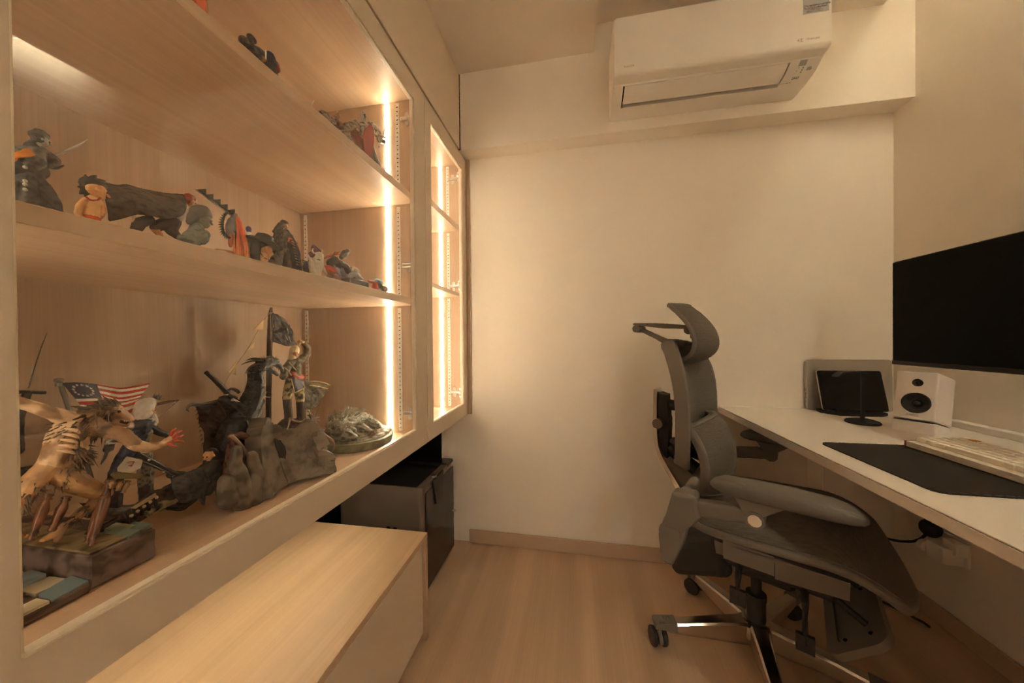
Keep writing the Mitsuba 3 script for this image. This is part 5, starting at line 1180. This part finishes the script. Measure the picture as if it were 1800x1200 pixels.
for i in range(240):
    q = path[r.integers(40)]; c = pt(X, q); R = rad(X, q); d = r.normal(size=3); d[0] = abs(d[0]) * .8; d /= np.linalg.norm(d)
    b = c + d * R * .88; back = pt(X, (q[0] - 10, q[1] + 2, 0)) - c; back /= np.linalg.norm(back)
    t = d * .7 + back * .8 + np.array([0, 0, .15]); sp_.append((b, b + t / np.linalg.norm(t) * (.006 + .011 * r.random()), .0020))
m = spikes(sp_, 4)
ks = add(dg + '__spines', m, 'mat_paint', False, color=tint(m, S(88, 80, 76), .5, 90, 3, S(40, 36, 36))); tag(ks, kind='stuff')
paint(dg + '__horns', cat(*[tube([pt(X + d, q) for q in n], [.0034, .0026, .0004], 7, 10) for d, n in ((.006, ((462, 634, 0), (444, 634, 0), (424, 641, 0))), (-.008, ((460, 633, 0), (446, 630, 0), (432, 634, 0))), (.008, ((456, 640, 0), (440, 645, 0), (431, 656, 0))), (0, ((420, 690, 0), (404, 684, 0), (396, 690, 0))), (.01, ((416, 700, 0), (400, 694, 0), (392, 694, 0))))]), S(66, 60, 58), .2, smooth=True)
paint(dg + '__teeth', spikes([(pt(X + d, (a, b, 0)), pt(X + d, (a + .6, b + 4.5, 0)), .0010) for a, b in ((476, 642, ), (480, 643), (484, 644), (488, 646), (491, 649)) for d in (-.004, .005)]), S(190, 180, 168))
paint(dg + '__eyes', ball(pt(X + .009, (471, 634, 0)), .0020, 1), S(150, 96, 40), 0)
BN = S(176, 160, 148)
paint(dg + '__bone_plates', spikes([(pt(X + .018, (452, 712, 0)), pt(X + .02, (470, 687, 0)), .0046), (pt(X + .018, (458, 720, 0)), pt(X + .022, (452, 735, 0)), .004), (pt(X + .016, (462, 697, 0)), pt(X + .02, (478, 698, 0)), .0022), (pt(X + .016, (408, 702, 0)), pt(X + .018, (422, 706, 0)), .0040), (pt(X + .01, (404, 694, 0)), pt(X + .014, (390, 693, 0)), .002), (pt(X + .018, (436, 718, 0)), pt(X + .020, (424, 735, 0)), .003)], 6), BN, .2)
WG, WR = S(66, 48, 38), S(104, 72, 58)
w1 = X - .045
wn = cloth(k + '__wing', w1, [[(345, 714, 0), (360, 711, 0), (380, 708, 0), (402, 702, .01)], [(351, 738, -.01), (368, 740, -.004), (388, 738, 0), (408, 742, .014)], [(358, 765, -.018), (374, 770, -.01), (392, 772, 0), (410, 772, .022)], [(357, 795, -.022), (374, 800, -.012), (392, 802, 0), (408, 795, .030)], [(366, 828, -.02), (380, 832, -.01), (394, 832, .004), (408, 826, .034)], [(380, 862, -.01), (390, 866, 0), (400, 868, .010), (412, 866, .034)]], .003, WG, 8, .006, 45, dark=S(40, 28, 24))
ptube(wn + '__bone', w1 + .006, [(332, 723, .8), (329, 717, 1.8), (334, 712, 2.6), (346, 711, 3), (366, 709, 3.4), (388, 704, 4), (404, 700, 5)], S(70, 52, 42), 30, 8)
ptube(wn + '__bone', w1 + .016, [(384, 707, 3), (396, 722, 3), (404, 742, 3), (410, 768, 3.6)], S(76, 58, 46), 20, 8)
paint(wn + '__barbs', spikes([(pt(w1 + .018, (386 + 22 * t, 709 + 58 * t * t, 0)), pt(w1 + .022, (396 + 20 * t, 708 + 56 * t * t, 0)), .0012) for t in np.linspace(0, 1, 16)]), S(120, 100, 84))
paint(wn + '__edge_teeth', spikes([(pt(w1 - .008, (347 + 10 * t, 718 + 60 * t, 0)), pt(w1 - .01, (343 + 11 * t, 722 + 60 * t, 0)), .0016) for t in np.linspace(0, 1, 9)]), WG)
wf2 = cloth(k + '__wing', -.715, [[(406, 766, -.01), (412, 770, 0), (420, 778, 0), (428, 786, -.006)], [(400, 788, -.008), (411, 792, .008), (424, 800, .006), (436, 808, -.004)], [(394, 812, -.008), (408, 818, .010), (426, 824, .008), (442, 832, -.002)], [(390, 838, -.008), (406, 842, .012), (424, 846, .010), (444, 852, 0)], [(386, 866, -.006), (404, 868, .010), (420, 866, .010), (438, 864, .002)]], .003, WR, 8, .005, 60, dark=S(60, 38, 32))
ptube(wf2 + '__bone', -.707, [(405, 764, 3.5), (416, 774, 3), (428, 788, 2.4), (437, 808, 2), (443, 832, 1.6), (445, 856, .8)], S(150, 122, 104), 30, 8)
body(k + '__wing_joint', -.735, [(WR, (405, 768, 5), (422, 764, 6), (440, 770, 5), (446, 776, 3)), (S(150, 100, 78), (440, 768, 4), (448, 772, 3), (446, 780, 2))], .003, 3, (.001, 160))
w3 = -.722
wr = cloth(k + '__wing', w3, [[(510, 738, 0), (526, 742, 0), (545, 740, 0), (556, 738, 0)], [(506, 754, 0), (526, 760, .006), (546, 760, .004), (562, 762, 0)], [(504, 775, 0), (526, 785, .006), (552, 786, .004), (575, 786, 0)]], .003, S(76, 48, 40), 8, .004, 60, dark=S(44, 28, 24))
ptube(wr + '__bone', w3 + .006, [(510, 737, 1.6), (507, 748, 1.2), (503, 760, .8)], BN, None, 8)
ptube(wr + '__bone', w3 + .006, [(509, 735, 2), (518, 740, 1.6), (530, 741, 1.6), (545, 743, 2)], S(140, 120, 104), 20, 8)
ptube(wr + '__bone', w3 + .012, [(550, 746, 4), (562, 758, 3.2), (576, 768, 2.6), (585, 776, 2.4), (587, 786, 1.8), (584, 793, .8)], S(124, 88, 68), 24, 8)
paint(wr + '__claws', spikes([(pt(w3 + .01, (550, 735, 0)), pt(w3 + .012 + .004 * (i % 3), q), .0034) for i, q in enumerate(((537, 714, 0), (543, 722, 0), (561, 716, 0), (557, 726, 0), (565, 732, 0), (566, 741, 0), (560, 748, 0), (541, 745, 0), (552, 722, 0)))] + [(pt(w3 + .01, (546, 728, 0)), pt(w3 + .012, (552, 752, 0)), .006)], 6), S(150, 136, 126), .3, 160, dark=S(70, 60, 56))

# -- pirate by a mast
X = -.955
k = thing('pirate_statue', 'statue of a hooded pirate by a ship mast with a black flag and pennants', 'statue')
MB = S(64, 46, 36)
paint(k + '__mast', cat(tube([pt(X, q) for q in ((472, 800, 0), (472, 700, 0), (474, 600, 0), (476, 552, 0))], .0078, 10), cyl(pt(X, (475, 554, 0)), pt(X, (477, 540, 0)), .0078, .003, 10)), MB, .2, 120, dark=S(38, 28, 24))
paint(k + '__mast_rope', cat(tube([pt(X + .009, q) for q in ((475, 550, 0), (476, 590, 0), (479, 650, 0))], .0010, 5), tube([pt(X + .010, (470, 549, 0)), pt(X + .012, (475, 550, 0)), pt(X + .008, (481, 549, 0))], .0014, 5)), S(150, 112, 80))
cloth(k + '__black_flag', X - .004, [[(480, 550, 0), (490, 554, .006), (500, 562, 0), (508, 572, .004)], [(481, 568, .004), (492, 570, -.004), (503, 577, .006), (513, 582, 0)], [(480, 586, 0), (492, 590, .006), (504, 590, -.002), (516, 596, .004)], [(480, 600, .004), (494, 605, 0), (508, 608, .006), (519, 606, 0)]], .003, S(50, 46, 44), 8, .006, 60, dark=S(30, 28, 28))
paint(k + '__flag_stripe', cat(*[tube([pt(X + .0085, a), pt(X + .0085, b)], .0010, 5) for a, b in (((505, 577, 0), (507, 587, 0)), ((501, 588, 0), (506, 598, 0)), ((507, 590, 0), (511, 601, 0)))]), S(190, 182, 172))
X = -.905
pb = body(k + '__body', X, [(S(92, 84, 62), (520, 634, 9), (518, 650, 10), (517, 664, 9)), (S(92, 84, 62), (514, 634, 7), (504, 646, 7), (498, 662, 6)), (S(96, 82, 58), (528, 634, 7), (540, 622, 6.5), (541, 610, 6)), (S(96, 82, 58), (541, 610, 6), (534, 602, 5)), (S(196, 150, 84), (534, 602, 4.5), (527, 600, 3.5), (525, 605, 2.5)), (S(168, 154, 112), (512, 668, 9), (506, 688, 8), (504, 700, 7)), (S(58, 48, 40), (504, 700, 7), (506, 718, 6.5), (508, 740, 7)), (S(168, 154, 112), (524, 670, 9), (526, 688, 8), (528, 704, 7)), (S(58, 48, 40), (528, 704, 7), (530, 740, 7)), (S(150, 60, 44), (512, 660, 9.5), (524, 664, 9.5))], .0042, 4, (.001, 140), .2, 120, dark=S(56, 48, 38))
body(pb + '__hood', X, [(S(206, 190, 152), (518, 615, 8), (516, 624, 7.5), (512, 632, 5)), (S(206, 190, 152), (518, 634, 5), (522, 641, 4))], .003, 3)
face(pb + '__head', X + .008, (519, 623, 6), S(176, 122, 88), .6)
tb_ = cloth(pb + '__tabard', X + .018, [[(513, 666, 0), (520, 666, .002), (528, 668, 0)], [(515, 678, .002), (523, 678, .006), (532, 676, .002)], [(518, 690, .004), (527, 686, .008), (536, 681, .004)]], .003, S(58, 60, 74), 8)
paint(tb_ + '__trim', tube([pt(X + .022, q) for q in ((512, 666, 0), (515, 678, 0, .002), (518, 690, 0, .004), (527, 686, 0, .007), (536, 681, 0, .004), (532, 674, 0, .002))], .0014, 6), S(206, 176, 110), smooth=True)
cloth(pb + '__coat_tails', X - .012, [[(526, 668, 0), (542, 670, .008), (558, 672, 0), (580, 677, .004)], [(528, 682, .006), (544, 688, -.004), (560, 686, .008), (575, 684, 0)], [(530, 698, 0), (544, 704, .008), (556, 704, -.002), (566, 700, .004)], [(530, 716, .004), (540, 720, 0), (548, 718, .006), (556, 714, 0)]], .003, S(84, 72, 52), 8, .006, 80, dark=S(42, 34, 28))
paint(pb + '__coat_trim', cat(tube([pt(X - .004, q) for q in ((540, 671, 0), (558, 670, 0), (582, 678, 0))], .0014, 6, 12), tube([pt(X - .004, q) for q in ((544, 677, 0), (560, 679, 0), (576, 683, 0))], .0016, 6, 12)), S(180, 150, 92), smooth=True)
paint(pb + '__belts', cat(tube([pt(X + .014, q) for q in ((508, 636, 0), (518, 648, 0), (528, 658, 0))], .0016, 6), tube([pt(X + .012, q) for q in ((499, 645, 0), (507, 652, 0), (512, 660, 0))], .0014, 6)), S(176, 150, 100))
X = -.93
ptube(k + '__broken_beam', X + .03, [(362, 654, 3.4), (376, 666, 4), (390, 680, 4.4), (408, 700, 5), (440, 735, 6), (470, 770, 7)], S(52, 46, 42), None, 8)
paint(k + '__pennant_line', tube([pt(X + .02, q) for q in ((391, 684, 0, .01), (415, 642, 0), (440, 605, 0), (462, 565, 0), (475, 549, 0))], .0007, 5, 24), S(150, 110, 70))
for tri in (((416, 634), (401, 653), (414, 659)), ((447, 600), (433, 616), (445, 611)), ((463, 562), (445, 579), (462, 579))):
    a = [at(x, y, X=X + .02) for x, y in tri]
    paint(k + '__pennant', hull(np.array([q + [d, 0, 0] for q in a for d in (-.001, .001)])), S(206, 172, 112), .2, 160, dark=S(150, 110, 64))
X = -.925
body(k + '__base', X, [(S(62, 54, 48), (505, 752, 18), (525, 752, 18)), (S(62, 54, 48), (480, 765, 20), (498, 790, 22), (512, 790, 20)), (S(62, 54, 48), (472, 780, 16), (470, 800, 20))], .008, 3, (.004, 50), .25, 60, dark=S(38, 32, 28))

# -- spiny creature curled up asleep on a round base
k = thing('sleeping_creature_statue', 'statue of a grey-green spiny creature curled up on a round green base', 'statue')
ox, oy = -.762, 1.030
OL = S(96, 98, 58)
ob = lathe([(.0005, 0), (.130, 0), (.134, .006), (.137, .024), (.138, .028), (.132, .029), (.0005, .0275)], 64)
ob.vertices *= [1.0, .90, 1.0]
bs_ = paint(k + '__base', xf(ob, None, (ox, oy, ZS0 + .0004)), OL, .18, 60, dark=S(64, 66, 36))
gd = lathe([(.0005, .0), (.124, 0), (.121, .003), (.0005, .006)], 40); gd.vertices *= [1.0, .90, 1.0]
paint(bs_ + '__ground', disp(xf(tm(mf(gd).refine_to_length(.008)), None, (ox, oy, ZS0 + .0285)), .003, 80), S(92, 84, 60), .3, 120, dark=S(58, 52, 34))
GR = S(112, 108, 90)
def Cq(a, b, z): return np.array([ox + a, oy + b, ZS0 + .028 + z])
cs = [[(Cq(-.02, .075, .030), .034), (Cq(-.035, .035, .036), .042), (Cq(-.035, -.010, .036), .042), (Cq(-.02, -.050, .026), .034)], [(Cq(-.02, -.050, .026), .034), (Cq(.02, -.070, .020), .026), (Cq(.055, -.066, .010), .014)],
      [(Cq(-.02, .075, .030), .034), (Cq(.01, .090, .020), .022), (Cq(.05, .080, .012), .014), (Cq(.085, .050, .006), .008)], [(Cq(-.01, .03, .02), .026), (Cq(.035, .03, .010), .014), (Cq(.06, .02, .006), .010)], [(Cq(-.01, -.02, .03), .024), (Cq(.02, -.03, .02), .018), (Cq(.03, -.045, .03), .012)]]
bones = [[a, b] for c in cs for a, b in zip(c, c[1:])]
m = disp(blob(bones, .004, 4), .0022, 170, 4)
cr = add(k + '__creature', m, 'mat_paint', True, color=tint(m, GR, .5, 110, 6, S(66, 64, 46)))
r = np.random.default_rng(8); q_ = []
vn = m.vertex_normals
for i in r.choice(np.nonzero((vn[:, 2] > .25) & (m.vertices[:, 2] > ZS0 + .06))[0], 420):
    b = m.vertices[i]; t = vn[i] + [0, .25, .2]; q_.append((b, b + t / np.linalg.norm(t) * (.008 + .014 * r.random() * (b[2] > ZS0 + .085)), .0016))
mq = spikes(q_, 4); kq = add(cr + '__quills', mq, 'mat_paint', False, color=tint(mq, S(140, 132, 108), .5, 90, 2, S(72, 68, 48))); tag(kq, kind='stuff')
paint(cr + '__nose', ball(Cq(.062, -.066, .012), .007, 2), S(60, 50, 44), 0, mat='mat_paint_gloss', smooth=True)
paint(cr + '__ears', spikes([(Cq(.012, -.052, .042), Cq(.020, -.046, .058), .008), (Cq(-.008, -.068, .042), Cq(-.010, -.072, .058), .008)], 8), S(150, 126, 100))
paint(bs_ + '__leaves', cat(*[hull(np.array([Cq(a + c * .014, b + s * .016, .006 + .006 * w) + [0, 0, z] for c, s, w in ((-1, 0, 0), (0, -.6, 1), (1, 0, 2), (0, .6, 1)) for z in (0, .001)])) for a, b in ((.075, -.01), (.085, .005), (.078, .020), (.092, -.020), (.070, .004))]), S(150, 70, 44), .4, 120)
paint(bs_ + '__stones', disp(cat(*[ball(Cq(a, b, .004), rr_, 2, (1, 1.3, .45)) for a, b, rr_ in ((.085, .060, .024), (.100, .035, .018), (.060, .085, .020), (.105, .010, .012))]), .003, 90), S(196, 188, 170), .2, 120, dark=S(130, 122, 104), smooth=True)
FLOOR_Z = None
